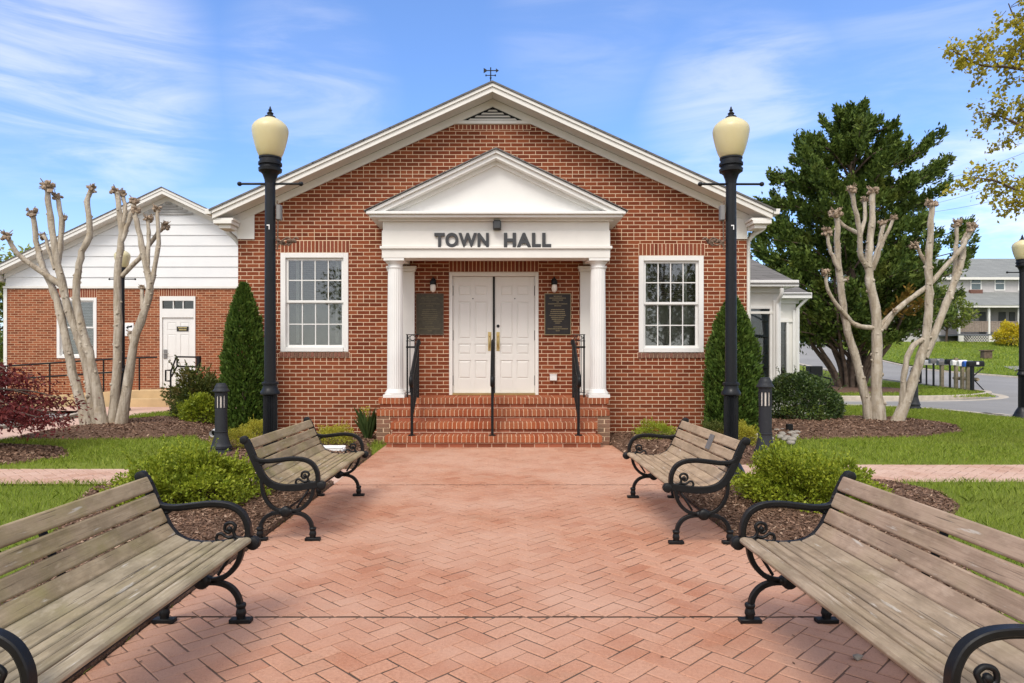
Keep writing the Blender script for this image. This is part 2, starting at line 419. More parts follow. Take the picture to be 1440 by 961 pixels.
t = NT('asphalt', .9, .2); t.col(t.mix(t.ramp(t.noise(.35, 5), [(.4, (0, 0, 0)), (.7, (.5,)*3)]), t.ramp(t.noise(160, 2), [(.3, (.20, .195, .185)), (.7, (.29, .28, .265))]), (.34, .33, .31, 1))); t.bump(t.noise(200, 2), .3, .005); M['asphalt'] = t.m
t = NT('mulch', .95, .1); v = t.new('ShaderNodeTexVoronoi'); v.inputs['Scale'].default_value = 75; t.lk(t.obj, v.inputs['Vector'])
t.col(t.mix(t.math('MULTIPLY', t.noise(3, 4), .5), t.ramp(v.outputs['Color'], [(0, (.09, .052, .034)), (.5, (.17, .10, .066)), (1, (.28, .18, .125))]), (.14, .085, .056, 1))); t.bump(v.outputs['Distance'], .8, .02); M['mulch'] = t.m
t = NT('mulch chips', .95, .1); t.col(t.ramp(t.island(), [(0, (.075, .042, .027)), (.5, (.19, .112, .072)), (.85, (.28, .175, .12)), (1, (.42, .30, .21))])); M['chips'] = t.m
t = NT('grass soil', .95, .1); t.col(t.mix(t.noise(40, 3), t.ramp(t.noise(.8, 5), [(.3, (.16, .215, .03)), (.7, (.25, .29, .05))]), (.13, .17, .026, 1))); t.bump(t.noise(90, 3), .8, .03); M['lawn'] = t.m
t = NT('hill lawn', .95, .1); t.col(t.mix(t.noise(6, 4), t.ramp(t.noise(.25, 6), [(.3, (.11, .18, .03)), (.7, (.20, .26, .05))]), (.11, .16, .03, 1))); t.bump(t.noise(14, 4), 1, .1); M['hill'] = t.m
M['soil'] = plain('earth', (.13, .13, .05), .95, .1, var=.4, ns=1)
M['blade'] = leaf_mat('grass blades', [(.16, .235, .02), (.245, .33, .03), (.31, .39, .045), (.38, .43, .08)], .35, .55, .9, (.30, .33, .06), .6)
M['sign'] = plain('white sign board', (.82, .82, .82), .4, .3, var=.01)
M['signdark'] = plain('black sign board', (.02, .02, .018), .4, .3)
M['goldlet'] = plain('gold sign lettering', (.55, .45, .20), .4, .4)
M['pvc'] = plain('white pipe', (.75, .74, .72), .35, .4, var=.06)
M['stone'] = plain('river stone', (.27, .245, .205), .85, .25, var=.3, ns=12, bump=.2)
M['bark'] = None
t = NT('pale myrtle bark', .8, .15); g = t.noise(1, 5, None, .6, (14, 14, 2.5)); c = t.ramp(g, [(.3, (.24, .195, .145)), (.5, (.43, .37, .29)), (.72, (.57, .51, .42))]); c = t.mix(t.ramp(t.noise(5, 4), [(.5, (0, 0, 0)), (.7, (.75,)*3)]), c, (.36, .29, .20, 1)); t.col(c); t.bump(t.math('ADD', t.noise(1, 4, None, .6, (40, 40, 6)), t.noise(24, 4)), .8, .016); M['myrtle'] = t.m
M['knuckle'] = plain('pruned knuckles', (.33, .25, .18), .9, .1, var=.45, ns=22, bump=.8, bs=70)
M['trunk'] = plain('grey brown trunk', (.13, .095, .07), .9, .1, var=.4, ns=7, bump=.8, bs=25)
M['twig'] = plain('dark twig', (.12, .09, .07), .9, .1, var=.3)
# ------------------------------------------------------------------ ground and paving
def flat(z): return lambda X, Y: np.full(len(X), z) + gz(X, Y)
def ground():
    bm = bmesh.new()
    xs = [-400, -200, -100, -60] + list(np.arange(-40, 62, 2.0)) + [70, 85, 100, 150, 250, 400]
    ys = [-60, -30, -15] + list(np.arange(-6, 62, 2.0)) + [70, 85, 100, 150, 300, 600]
    vs = [[bm.verts.new((x, y, float(gz(x, y)) - .09)) for x in xs] for y in ys]
    for j in range(len(ys)-1):
        for i in range(len(xs)-1): bm.faces.new((vs[j][i], vs[j][i+1], vs[j+1][i+1], vs[j+1][i]))
    for f in bm.faces: f.smooth = True
    me = bpy.data.meshes.new('ground'); bm.to_mesh(me); bm.free()
    link('ground', me, M['soil'])['kind'] = 'structure'
ground()
def herringbone(name, x0, x1, y0, y1, mat, joint, L=.2, W=.1, gap=.0065, ang=45, tilt=.0012, cuts=()):
    """individual pavers with chamfered edges laid in herringbone, clipped to the rectangle"""
    cx, cy = (x0+x1)/2, (y0+y1)/2; rad = math.hypot(x1-x0, y1-y0)/2 + .4
    ca, sa = math.cos(R(ang)), math.sin(R(ang)); quads = []
    n = int(rad/W) + 4
    U = []
    for i in range(-n, n):
        for j in range(-n, n):
            k = (i - j) % 4
            if k == 0: U.append((i*W, j*W, i*W+L, j*W+W))      # lying brick
            elif k == 3: U.append((i*W, j*W, i*W+W, j*W+L))    # standing brick
    bm = bmesh.new()
    for a, b, c, d in U:
        mx, my = (a+c)/2, (b+d)/2
        wx, wy = cx + mx*ca - my*sa, cy + mx*sa + my*ca
        if not (x0-.12 < wx < x1+.12 and y0-.12 < wy < y1+.12): continue
        dz = rnd.uniform(-.0012, .0012); tx, ty = rnd.uniform(-tilt, tilt)*8, rnd.uniform(-tilt, tilt)*8
        g = gap/2 + rnd.uniform(-.0018, .0024); ring = []; jx = [(rnd.uniform(-.0016, .0016), rnd.uniform(-.0016, .0016)) for _ in range(4)]
        for ins, z in ((g, -.012), (g, -.003), (g+.0045, 0)):
            r = []
            for (px, py), (jx_, jy_) in zip(((a+ins, b+ins), (c-ins, b+ins), (c-ins, d-ins), (a+ins, d-ins)), jx):
                px += jx_; py += jy_
                r.append(bm.verts.new((cx+px*ca-py*sa, cy+px*sa+py*ca, z+dz+(px-mx)*tx+(py-my)*ty)))
            ring.append(r)
        bm.faces.new(ring[2])
        for q in range(2):
            for s in range(4): bm.faces.new((ring[q][s], ring[q][(s+1) % 4], ring[q+1][(s+1) % 4], ring[q+1][s]))
    planes = [((x0,0,0),(-1,0,0)), ((x1,0,0),(1,0,0)), ((0,y0,0),(0,-1,0)), ((0,y1,0),(0,1,0))]
    for co, no in planes:
        bmesh.ops.bisect_plane(bm, geom=bm.verts[:]+bm.edges[:]+bm.faces[:], plane_co=co, plane_no=no, clear_outer=True)
    for y in cuts:     # saw-cut expansion joints across the paving
        for s in (-1, 1):
            bmesh.ops.bisect_plane(bm, geom=bm.verts[:]+bm.edges[:]+bm.faces[:], plane_co=(0, y+s*.010, 0), plane_no=(0, 1, 0))
        kill = [f for f in bm.faces if abs(f.calc_center_median().y-y) < .0099]
        bmesh.ops.delete(bm, geom=kill, context='FACES')
    me = bpy.data.meshes.new(name); bm.to_mesh(me); bm.free()
    o = link(name, me, mat); o['kind'] = 'structure'
    sheet(name+'_bed', [(x0, y0), (x1, y0), (x1, y1), (x0, y1)], lambda X, Y: np.full(len(X), joint[1]), M[joint[0]], 1.0)
    return o
PX0, PX1 = -1.78, 1.74
herringbone('pavement', PX0, PX1, .3, 10.5, M['paver'], ('joint', -.0042), cuts=(3.55, 7.24))
sheet('pavement_apron', [(-14, -6), (14, -6), (14, .29), (-14, .29)], flat(-.003), M['paver'], 2.0)
herringbone('path', PX1+.004, 11.2, 7.4, 8.6, M['pathpaver'], ('pathjoint', -.0045))
herringbone('path', -14.0, PX0-.004, 7.3, 8.27, M['pathpaver'], ('pathjoint', -.0045))
# path that runs up the left side to the annex stoop
sheet('path', smooth_poly([(-9.5, 8.28), (-8.3, 8.28), (-8.15, 10.5), (-8.2, 13.2), (-8.45, 15.6), (-8.2, 17.0), (-7.0, 17.3), (-6.6, 18.0), (-6.9, 18.62), (-9, 18.64), (-12, 18.62), (-12.1, 17.4), (-9.9, 17.0), (-9.35, 14.2), (-9.45, 12.0), (-9.5, 10)], 4), flat(.0), M['pathpaver'], .6)
# asphalt: car park at far left, street on the right
sheet('car_park', [(-30, 8.6), (-9.7, 8.6), (-9.66, 12), (-9.55, 14.2), (-10.1, 16.6), (-12.5, 17.2), (-30, 17.2)], flat(-.03), M['asphalt'], 1.0)
KERB = [(11.6, -6), (11.6, 14.5), (11.55, 15.6), (11.45, 17.0), (11.1, 18.2), (10.3, 18.9), (9.4, 19.25), (4, 19.4), (-2, 19.4)]
ISL = [(-2, 22.4), (10.8, 22.35), (13.6, 22.4), (15.4, 23.0), (17.0, 24.2), (18.0, 25.4), (18.35, 26.4), (18.5, 28), (18.7, 31), (18.3, 36), (17.6, 44), (17, 58)]
FAR = [(27.5, -6), (27.5, 20), (27.2, 30), (26.6, 35), (24.4, 39), (24.2, 43.7), (24, 58)]
road = KERB[::-1][2:][::-1] + [(4, 22.4)] + ISL[1:] + FAR[::-1]
sheet('road', road, flat(-.045), M['asphalt'], 1.0)
def kerb(name, line, w=.16, h=.05, side=1, mat='concrete', z0=-.08):
    P = catmull([(x, y, 0) for x, y in line], 5); m = MB(); vs = []
    for i, p in enumerate(P):
        t = (P[min(i+1, len(P)-1)] - P[max(i-1, 0)]).normalized(); n = Vector((-t.y, t.x, 0))*side
        z = float(gz(p.x, p.y)); a, b = p, p + n*w
        vs += [(a.x, a.y, z+z0), (a.x, a.y, z+h), (b.x, b.y, z+h), (b.x, b.y, z+z0)]
    m.add(vs, [(i*4+k, i*4+(k+1) % 4, i*4+4+(k+1) % 4, i*4+4+k) for i in range(len(P)-1) for k in range(4)])
    tag(m.build(name, M[mat], smooth=40, bevel=.012), kind='structure')
kerb('kerb', KERB, .2, .035, 1)
kerb('kerb', ISL, .2, .10, -1)
kerb('kerb', FAR, .15, .02, 1)
kerb('gutter', [(x+(.35 if y < 27 else .5), y-(.35 if y < 24.5 else 0)) for x, y in ISL[:9]], .3, -.04, -1)
kerb('kerb', [(-9.62, 8.7), (-9.58, 12), (-9.48, 14.2), (-10.0, 16.6)], .12, .06, 1)
# lawns
BED_R = smooth_poly([(1.75, 2.3), (2.3, 2.9), (3.3, 5.1), (4.1, 6.1), (4.32, 6.7), (4.15, 7.36), (3.0, 7.39), (1.75, 7.39)], 1)
BED_L = [(-1.79, 2.3), (-2.4, 3.0), (-3.3, 5.0), (-3.9, 6.2), (-4.15, 6.9), (-4.05, 7.28), (-3.0, 7.29), (-1.79, 7.29)]
LAWN_SR = [(1.745, .3), (11.4, .3), (11.4, 7.39), (1.745, 7.39)]
LAWN_SL = [(-16, .3), (-1.785, .3), (-1.785, 7.29), (-16, 7.29)]
LAWN_NR = [(1.745, 8.61), (11.38, 8.61), (11.38, 14.5), (11.3, 15.6), (11.2, 17), (10.8, 18.1), (10.1, 18.7), (9.3, 19.03), (4.3, 19.15), (4.3, 11.9), (1.745, 11.9)]
LAWN_NL = [(-8.28, 8.28), (-1.785, 8.28), (-1.785, 11.86), (-4.6, 11.86), (-4.6, 18), (-6.5, 18), (-6.9, 17.25), (-8.15, 16.95), (-8.4, 15.6), (-8.17, 13.2), (-8.12, 10.5)]
LAWN_IS = [(4.3, 22.55)] + [(x-.17, y+.15) for x, y in ISL[1:]] + [(4.3, 58)]
def lz(b, poly, edge=.10):
    def f(X, Y):
        d = np.clip(edge_dist(poly, X, Y)/edge, 0, 1)
        return gz(X, Y) - .02 + (b+.02)*d + .012*np.sin(X*2.1)*np.sin(Y*1.7)*d
    return f
sheet('lawn', LAWN_SR, lz(.025, LAWN_SR), M['lawn'], .25)
sheet('lawn', LAWN_SL, lz(.025, LAWN_SL), M['lawn'], .35)
sheet('lawn', LAWN_NR, lz(.03, LAWN_NR), M['lawn'], .35)
sheet('lawn', LAWN_NL, lz(.03, LAWN_NL), M['lawn'], .35)
sheet('lawn', LAWN_IS, flat(.045), M['lawn'], .8)
sheet('hill', [(x+.15, y) for x, y in FAR] + [(26, 75), (90, 75), (90, -6)], flat(.02), M['hill'], 1.5)
# mulch beds, heaped in the middle
BEDS = [
 (BED_R, .05), (BED_L, .05),
 ([(-1.96, 10.2), (-1.79, 9.4), (-1.79, 8.29), (-3.2, 8.29), (-3.7, 8.75), (-4.2, 9.3), (-4.3, 10.2), (-4.9, 11.0), (-5.5, 12.0), (-5.6, 13.6), (-5.0, 14.4), (-4.58, 14.4), (-4.58, 11.83), (-1.96, 11.83)], .06),
 ([(1.75, 8.62), (3.1, 8.62), (3.75, 8.95), (3.9, 9.6), (3.85, 10.3), (4.6, 10.95), (5.6, 11.1), (7.0, 11.3), (8.2, 12.1), (8.9, 13.3), (8.7, 14.4), (7.4, 15.0), (5.6, 15.1), (4.3, 15.1), (4.3, 11.83), (1.70, 11.83), (1.70, 10.6)], .10),
 (smooth_poly([(-8.05, 11.3), (-7.2, 10.85), (-6.0, 11.0), (-4.95, 11.55), (-5.2, 12.7), (-6.2, 14.2), (-7.2, 14.7), (-7.9, 13.6)], 3), .12),
 (smooth_poly([(-8.2, 8.3), (-6.4, 8.32), (-5.75, 8.9), (-6.1, 9.6), (-6.6, 10.1), (-8.1, 10.3)], 3), .08),
 (smooth_poly([(10.0, 25.0), (13, 24.6), (15.4, 25.2), (16.2, 27), (14.5, 29), (11, 29)], 3), .10),
]
def mz(poly, h):
    def f(X, Y):
        d = np.clip(edge_dist(poly, X, Y)/.9, 0, 1)
        return gz(X, Y) + .018 + (d*(2-d))*h + .012*np.sin(X*7+Y*3)*np.sin(Y*6-X*2)*d
    return f
chips = []
for poly, h in BEDS:
    sheet('mulch_bed', poly, (lambda f: lambda X, Y: f(X, Y)+ (.035 if poly is BEDS[-1][0] else .012))(mz(poly, h)), M['mulch'], .22, depth=.05)
    xs = [p[0] for p in poly]; ys = [p[1] for p in poly]
    yc = max(3.5, sum(ys)/len(ys)); area = (max(xs)-min(xs))*(max(ys)-min(ys))
    n = int(area*min(2600, 100000/yc**2)) if yc < 20 else 0
    X = rng.uniform(min(xs), max(xs), n); Y = rng.uniform(min(ys), max(ys), n)
    k = inside(poly, X, Y); X, Y = X[k], Y[k]
    if len(X): chips.append(np.stack([X, Y, mz(poly, h)(X, Y)+.014+rng.uniform(0, .008, len(X))], 1))
P = np.concatenate(chips); n = len(P)
th = rng.uniform(0, 6.28, n); T = np.stack([np.cos(th), np.sin(th), rng.normal(0, .35, n)], 1); T = unit(T)
S = unit(np.cross(T, np.array([0, 0, 1.0]) + rng.normal(0, .35, (n, 3))))
Lc = rng.uniform(.006, .020, (n, 1))*np.where(P[:, 1:2] > 8, 1.5, 1); Wc = Lc*rng.uniform(.22, .5, (n, 1))
o = np_mesh('mulch_chips', np.stack([P-T*Lc-S*Wc, P+T*Lc-S*Wc*.7, P+T*Lc*.9+S*Wc, P-T*Lc+S*Wc*.8], 1), M['chips'])
tag(o, 'loose brown bark chips covering the planting beds', 'mulch', kind='stuff')
# grass blades
def blades(poly, zf, n, hmin, hmax, w, holes):
    xs = [p[0] for p in poly]; ys = [p[1] for p in poly]
    X = rng.uniform(min(xs), max(xs), n); Y = rng.uniform(min(ys), max(ys), n)
    # keep the view cone (a little wider), denser nearby
    k = inside(poly, X, Y) & (np.abs(X+.0) < Y*.95+2.2)
    for hpoly in holes:
        k &= ~(inside(hpoly, X, Y) & (edge_dist(hpoly, X, Y) > .03))
    X, Y = X[k], Y[k]; n = len(X)
    Z = zf(X, Y)-.006
    cl = .7 + .5*np.sin(X*3.1+np.sin(Y*2.3)*2)*np.sin(Y*2.7+np.sin(X*1.9)*2)
    hgt = rng.uniform(hmin, hmax, n)*(.75+.35*cl)
    th = rng.uniform(0, 6.283, n); lean = rng.normal(0, .45, (n, 2))*hgt[:, None]
    B = np.stack([X, Y, Z], 1); D = np.stack([np.cos(th), np.sin(th), np.zeros(n)], 1)*(w*rng.uniform(.7, 1.3, n))[:, None]
    Mid = B + np.stack([lean[:, 0]*.35, lean[:, 1]*.35, hgt*.6], 1)
    Tip = B + np.stack([lean[:, 0], lean[:, 1], hgt], 1)
    return np.stack([B-D, B+D, Mid+D*.7, Tip, Mid-D*.7], 1)
holes = [b[0] for b in BEDS]
G = [blades(LAWN_SR, lz(.025, LAWN_SR), 110000, .03, .07, .0022, holes), blades(LAWN_SL, lz(.025, LAWN_SL), 150000, .03, .07, .0022, holes),
     blades(LAWN_NR, lz(.03, LAWN_NR), 110000, .03, .065, .004, holes), blades(LAWN_NL, lz(.03, LAWN_NL), 80000, .03, .065, .004, holes),
     blades([(8, 22.5), (18, 22.5), (18.4, 31), (10, 31)], flat(.045), 26000, .05, .10, .011, holes + [[(16, 22), (18.6, 22), (18.6, 26.2), (17.6, 25.1)]])]
o = np_mesh('grass', np.concatenate(G), M['blade']); tag(o, 'short spring lawn grass around the brick paths', 'grass', kind='stuff')
# rough tufts on the hill lawn
n = 42000; X = rng.uniform(24.5, 48, n); Y = rng.uniform(33, 56, n)
hp = [(x+.25, y) for x, y in FAR] + [(26, 75), (90, 75), (90, -6)]
k = inside(hp, X, Y); X, Y = X[k], Y[k]; n = len(X)
B = np.stack([X, Y, gz(X, Y)+.01], 1); th = rng.uniform(0, 6.28, n); D = np.stack([np.cos(th), np.sin(th), th*0], 1)*.03
hh = rng.uniform(.07, .22, n)*(.6+.6*np.clip(np.sin(X*1.3+np.sin(Y))*np.sin(Y*1.1), 0, 1)); ln = rng.normal(0, .07, (n, 2))
o = np_mesh('hill_grass', np.stack([B-D, B+D, B+np.stack([ln[:, 0], ln[:, 1], hh], 1)], 1), M['blade']); tag(o, 'rougher grass on the rising lawn across the street', 'grass', kind='stuff')

# ------------------------------------------------------------------ town hall
BX0, BX1, BY = -4.57, 4.26, 11.85; BC = -.15; BBACK = 24.0
APEX, SL = 5.98, .453
def zr(x): return APEX - SL*abs(x-BC)
hall = empty('town_hall', (BC, BY, 0), label='red brick gabled town hall with white columned entrance portico', cat='building')
def P_(m, name, mat, parent=hall, **k):
    base = Vector((0, 0, 0)); q = parent
    while q is not None: base += q.location; q = q.parent
    m.v = [(x-base.x, y-base.y, z-base.z) for x, y, z in m.v]
    return m.build(name, M[mat] if isinstance(mat, str) else mat, parent, **k)
W1 = (-3.83, -2.655, 1.45, 3.165); W2 = (2.385, 3.51, 1.44, 3.115); DR = (-.905, .645, .70, 2.83)
def wall_cells(m, x0, x1, z0, z1, holes, y0, y1):
    xs = sorted({x0, x1} | {h[0] for h in holes} | {h[1] for h in holes})
    for a, b in zip(xs, xs[1:]):
        zs = [z0]
        for h in sorted(holes, key=lambda h: h[2]):
            if h[0] <= a + 1e-6 and h[1] >= b - 1e-6: zs += [h[2], h[3]]
        zs.append(z1)
        for k in range(0, len(zs), 2):
            if zs[k+1]-zs[k] > 1e-4: m.box(a, b, y0, y1, zs[k], zs[k+1])
m = MB()
EZ = zr(BX0)-.12
wall_cells(m, BX0, BX1, -.1, EZ, [W1, W2, DR], BY, BY+.22)
m.prism([(BX0, EZ), (BX1, EZ), (BC, APEX-.13)], BY, BY+.22)
m.box(BX0, BX0+.22, BY+.22, BBACK, -.1, EZ); m.box(BX1-.22, BX1, BY+.22, BBACK, -.1, EZ); m.box(BX0, BX1, BBACK, BBACK+.2, -.1, EZ)
P_(m, 'wall', 'brick')
def soldier(name, x0, x1, z0, z1, y, mat='soldier', parent=hall, along='x', p=.0677, joint=.012, proud=.004, dep=.05):
    """course of bricks on end, each brick a chamfered block in one mesh, over a mortar strip"""
    n = max(1, round((x1-x0)/p)); w = (x1-x0)/n; m = MB()
    for i in range(n):
        d = rnd.uniform(0, .002)
        m.box(x0+i*w+joint/2, x0+(i+1)*w-joint/2, y-proud-d, y+dep, z0+joint/2, z1-joint/2)
    o = P_(m, name, mat, parent, bevel=.002)
    s = MB(); s.box(x0-.003, x1+.003, y-.0015, y+dep, z0, z1); P_(s, 'mortar_bed', 'mortar', o if False else parent)
    return o
soldier('lintel', W1[0]-.0, W1[1]+.02, W1[3]+.005, W1[3]+.215, BY); soldier('lintel', W2[0]-.0, W2[1]+.02, W2[3]+.005, W2[3]+.215, BY)
soldier('lintel', DR[0]-.0, DR[1]+.0, DR[3]+.004, DR[3]+.2, BY)
soldier('window_ledge', W1[0]-.02, W1[1]+.02, W1[2]-.10, W1[2]-.004, BY, 'sillbrick', proud=.02); soldier('window_ledge', W2[0]-.02, W2[1]+.02, W2[2]-.10, W2[2]-.004, BY, 'sillbrick', proud=.02)
soldier('rowlock_course', -.68+BC+.02, .68+BC-.02, 5.305, 5.395, BY)
# roof
m = MB(); RY0 = BY-.42
ex0, ex1 = BC-4.72, BC+4.72
for s in (-1, 1):
    ex = BC + s*4.74
    m.prism([(BC, APEX), (BC, APEX-.03), (ex, zr(ex)-.03), (ex, zr(ex))], RY0-.03, BBACK+.4)
roof = P_(m, 'roof', 'shingle')
m = MB()   # rake boards: two stepped mouldings, soffit, frieze on the wall, return boxes, corner boards, gutters
for s in (-1, 1):
    ex = BC + s*4.70
    def rk(a, b, y0, y1, e=ex):
        m.prism([(BC, APEX-a), (e, zr(e)-a), (e, zr(e)-b), (BC, APEX-b)], y0, y1)
    rk(.031, .09, RY0-.012, RY0+.05); rk(.0905, .175, RY0+.012, RY0+.05); rk(.13, .150, RY0+.05, BY-.035)
    fx = BC + s*4.42
    rk(.1505, .285, BY-.034, BY-.002, fx)
    # corner board and return
    a, b = (BX0-.003, BX0+.29) if s < 0 else (BX1-.20, BX1+.003)
    z1a = zr(b if s < 0 else a)-.26
    m.box(a, b, BY-.03, BY-.003, 3.40, z1a)
    xo = BC + s*4.69; xi = BC + s*4.36
    m.box(xo, xi, RY0+.052, BY-.036, 3.66, zr(xo)-.155); m.box(xo-.0, xi+s*.02, RY0+.03, BY-.037, 3.60, 3.658)
    m.box(BC+s*4.62, BC+s*4.42, RY0+.09, BY-.038, 3.53, 3.598)
    # eave box along the side
    m.box(BC+s*4.42, BC+s*4.66, BY-.034, BBACK+.3, 3.66, zr(ex)-.032)
P_(m, 'cornice', 'white', bevel=.004)
for s in (-1, 1):
    m = MB(); g = BC+s*4.76
    m.prism([(g-.06, 3.84), (g+.06, 3.84), (g+.045, 3.75), (g-.045, 3.75)], RY0-.01, BBACK+.3)
    P_(m, 'gutter', 'white', bevel=.004)
m = MB()
m.tube(catmull([(BX1+.36, BY+.15, 3.74), (BX1+.34, BY+.15, 3.62), (BX1+.15, BY+.12, 3.5), (BX1+.055, BY+.1, 3.38)], 4)+[Vector((BX1+.055, BY+.1, .12))], .042, 10); P_(m, 'downspout', 'white', smooth=40)
m = MB(); m.tube(catmull([(BX0-.36, BY+.3, 3.74), (BX0-.33, BY+.3, 3.62), (BX0-.16, BY+.3, 3.46), (BX0-.05, BY+.3, 3.3)], 4)+[Vector((BX0-.05, BY+.3, .12))], .042, 10); P_(m, 'downspout', 'white', smooth=40)
# gable vent
m = MB(); vz0, va = 5.40, APEX-.285
m.box(BC-.74, BC+.74, BY-.03, BY-.001, vz0, vz0+.055)
for i in range(6):
    z = vz0+.085+i*.05; hw = (va-z-.02)/SL
    if hw > .05:
        m.add([(BC-hw, BY-.028, z-.022), (BC+hw, BY-.028, z-.022), (BC+hw-.03, BY-.006, z+.012), (BC-hw+.03, BY-.006, z+.012),
               (BC-hw, BY-.023, z-.024), (BC+hw, BY-.023, z-.024), (BC+hw-.03, BY-.003, z+.007), (BC-hw+.03, BY-.003, z+.007)],
              [(0,1,2,3), (7,6,5,4), (0,4,5,1), (1,5,6,2), (2,6,7,3), (3,7,4,0)])
v = P_(m, 'gable_vent', 'white')
m = MB(); m.prism([(BC-.70, vz0+.05), (BC+.70, vz0+.05), (BC, va+.02)], BY-.0025, BY-.001); P_(m, 'vent_screen', 'rubber', v)

def sash_window(parent, w, y, cols=4, kind='curtain', dark='interior', P=P_, casing=.085, glass='glass', rows=2):
    x0, x1, z0, z1 = w; c = casing
    fr = MB(); fr.box(x0, x0+c, y-.015, y+.12, z0, z1); fr.box(x1-c, x1, y-.015, y+.12, z0, z1)
    fr.box(x0+c, x1-c, y-.015, y+.12, z1-c, z1); fr.box(x0+c, x1-c, y-.03, y+.12, z0, z0+c*.9)
    win = P(fr, 'window', 'white2', parent, bevel=.004)
    a, b, d, e = x0+c, x1-c, z0+c*.9, z1-c; mid = (d+e)/2+.02; s = .042
    for zz0, zz1, yy in ((d, mid+.012, .06), (mid-.02, e, .03)):
        m = MB(); m.box(a, a+s, y+yy, y+yy+.03, zz0, zz1); m.box(b-s, b, y+yy, y+yy+.03, zz0, zz1)
        m.box(a+s, b-s, y+yy, y+yy+.03, zz0, zz0+s); m.box(a+s, b-s, y+yy, y+yy+.03, zz1-s, zz1)
        n = cols
        for i in range(1, n): xx = a+s+(b-a-2*s)*i/n; m.box(xx-.009, xx+.009, y+yy+.004, y+yy+.026, zz0+s, zz1-s)
        for i in range(1, rows): zz = zz0+s+(zz1-zz0-2*s)*i/rows; m.box(a+s, b-s, y+yy+.006, y+yy+.024, zz-.009, zz+.009)
        P(m, 'sash', 'white2', win, bevel=.002)
        g = MB(); g.box(a+s, b-s, y+yy+.013, y+yy+.017, zz0+s, zz1-s); P(g, 'pane', glass, win)
    r = MB()   # shallow dark room behind the glass
    yb = y+1.6
    r.add([(x0-.6, y+.23, z0-.5), (x1+.6, y+.23, z0-.5), (x1+.6, yb, z0-.5), (x0-.6, yb, z0-.5), (x0-.6, y+.23, z1+.3), (x1+.6, y+.23, z1+.3), (x1+.6, yb, z1+.3), (x0-.6, yb, z1+.3)],
          [(0,1,2,3), (4,5,6,7), (2,3,7,6), (0,3,7,4), (1,2,6,5)])
    P(r, 'interior', dark, win)
    return win, (a, b, d, e, mid)
w1, q = sash_window(hall, W1, BY); a, b, d, e, mid = q
m = MB()
for i in range(2): xx = (a+.155, b-.155)[i]; m = MB(); m.box(xx-.028, xx+.028, BY+.185, BY+.19, d+.08, e); P_(m, 'curtain', 'curtain', w1)
m = MB()
for i in range(22): z = mid+.03+i*.036; m.box(a, b, BY+.20, BY+.225, z, z+.018)
P_(m, 'blind', 'blinddark', w1)
m = MB(); m.box(a, b, BY+.21, BY+.215, d, mid+.03); P_(m, 'sheer_curtain', 'sheer', w1)
w2, q = sash_window(hall, W2, BY); a, b, d, e, mid = q
m = MB()
for i in range(22): z = mid+.03+i*.036; m.box(a, b, BY+.20, BY+.225, z, z+.022)
P_(m, 'blind', 'blinddark', w2)
m = MB(); m.box(a, b, BY+.21, BY+.215, d, mid+.03); P_(m, 'sheer_curtain', 'sheer', w2)
m = MB()
for i in range(2): xx = (a+.09, b-.18)[i]; m = MB(); m.box(xx-.028, xx+.028, BY+.185, BY+.19, mid-.42, e); P_(m, 'curtain', 'curtain', w2)
# entrance doors
x0, x1, z0, z1 = DR; m = MB()
m.box(x0, x0+.06, BY-.02, BY+.16, z0, z1); m.box(x1-.06, x1, BY-.02, BY+.16, z0, z1); m.box(x0+.06, x1-.06, BY-.02, BY+.16, z1-.07, z1)
P_(m, 'door_frame', 'white', bevel=.005)
m = MB(); m.box(x0+.06, x1-.06, BY-.06, BY+.16, z0+.001, z0+.03); P_(m, 'threshold', 'brass', bevel=.003)
def panel_door(parent, a, b, z0, z1, y, cols, rows, P=P_, name='door', mat='door'):
    """cols, rows: lists of (lo, hi) for the raised panels"""
    m = MB(); m.box(a, b, y+.012, y+.05, z0, z1)
    # stiles and rails stand proud of the recessed field
    xs = [a] + [v for c in cols for v in c] + [b]; zs = [z0] + [v for r in rows for v in r] + [z1]
    for i in range(0, len(xs), 2): m.box(xs[i], xs[i+1], y, y+.0118, z0, z1)
    for c in cols:
        for i in range(0, len(zs), 2): m.box(c[0]+.0003, c[1]-.0003, y+.0003, y+.0116, zs[i], zs[i+1])
        for r in rows:
            i = .03; px0, px1, pz0, pz1 = c[0]+i, c[1]-i, r[0]+i, r[1]-i
            m.add([(c[0]+.012, y+.0117, r[0]+.012), (c[1]-.012, y+.0117, r[0]+.012), (c[1]-.012, y+.0117, r[1]-.012), (c[0]+.012, y+.0117, r[1]-.012),
                   (px0, y+.003, pz0), (px1, y+.003, pz0), (px1, y+.003, pz1), (px0, y+.003, pz1)], [(4,5,6,7), (0,1,5,4), (1,2,6,5), (2,3,7,6), (3,0,4,7)])
    return P(m, name, mat, parent, bevel=.0015)
dz = lambda cy: H + (VY-(340+cy/3.2))*BY/F
rows = [(dz(617), dz(535)), (dz(507), dz(460)), (dz(437), dz(270)), (dz(243), dz(197))]
yd = BY+.03; mid = (x0+x1)/2
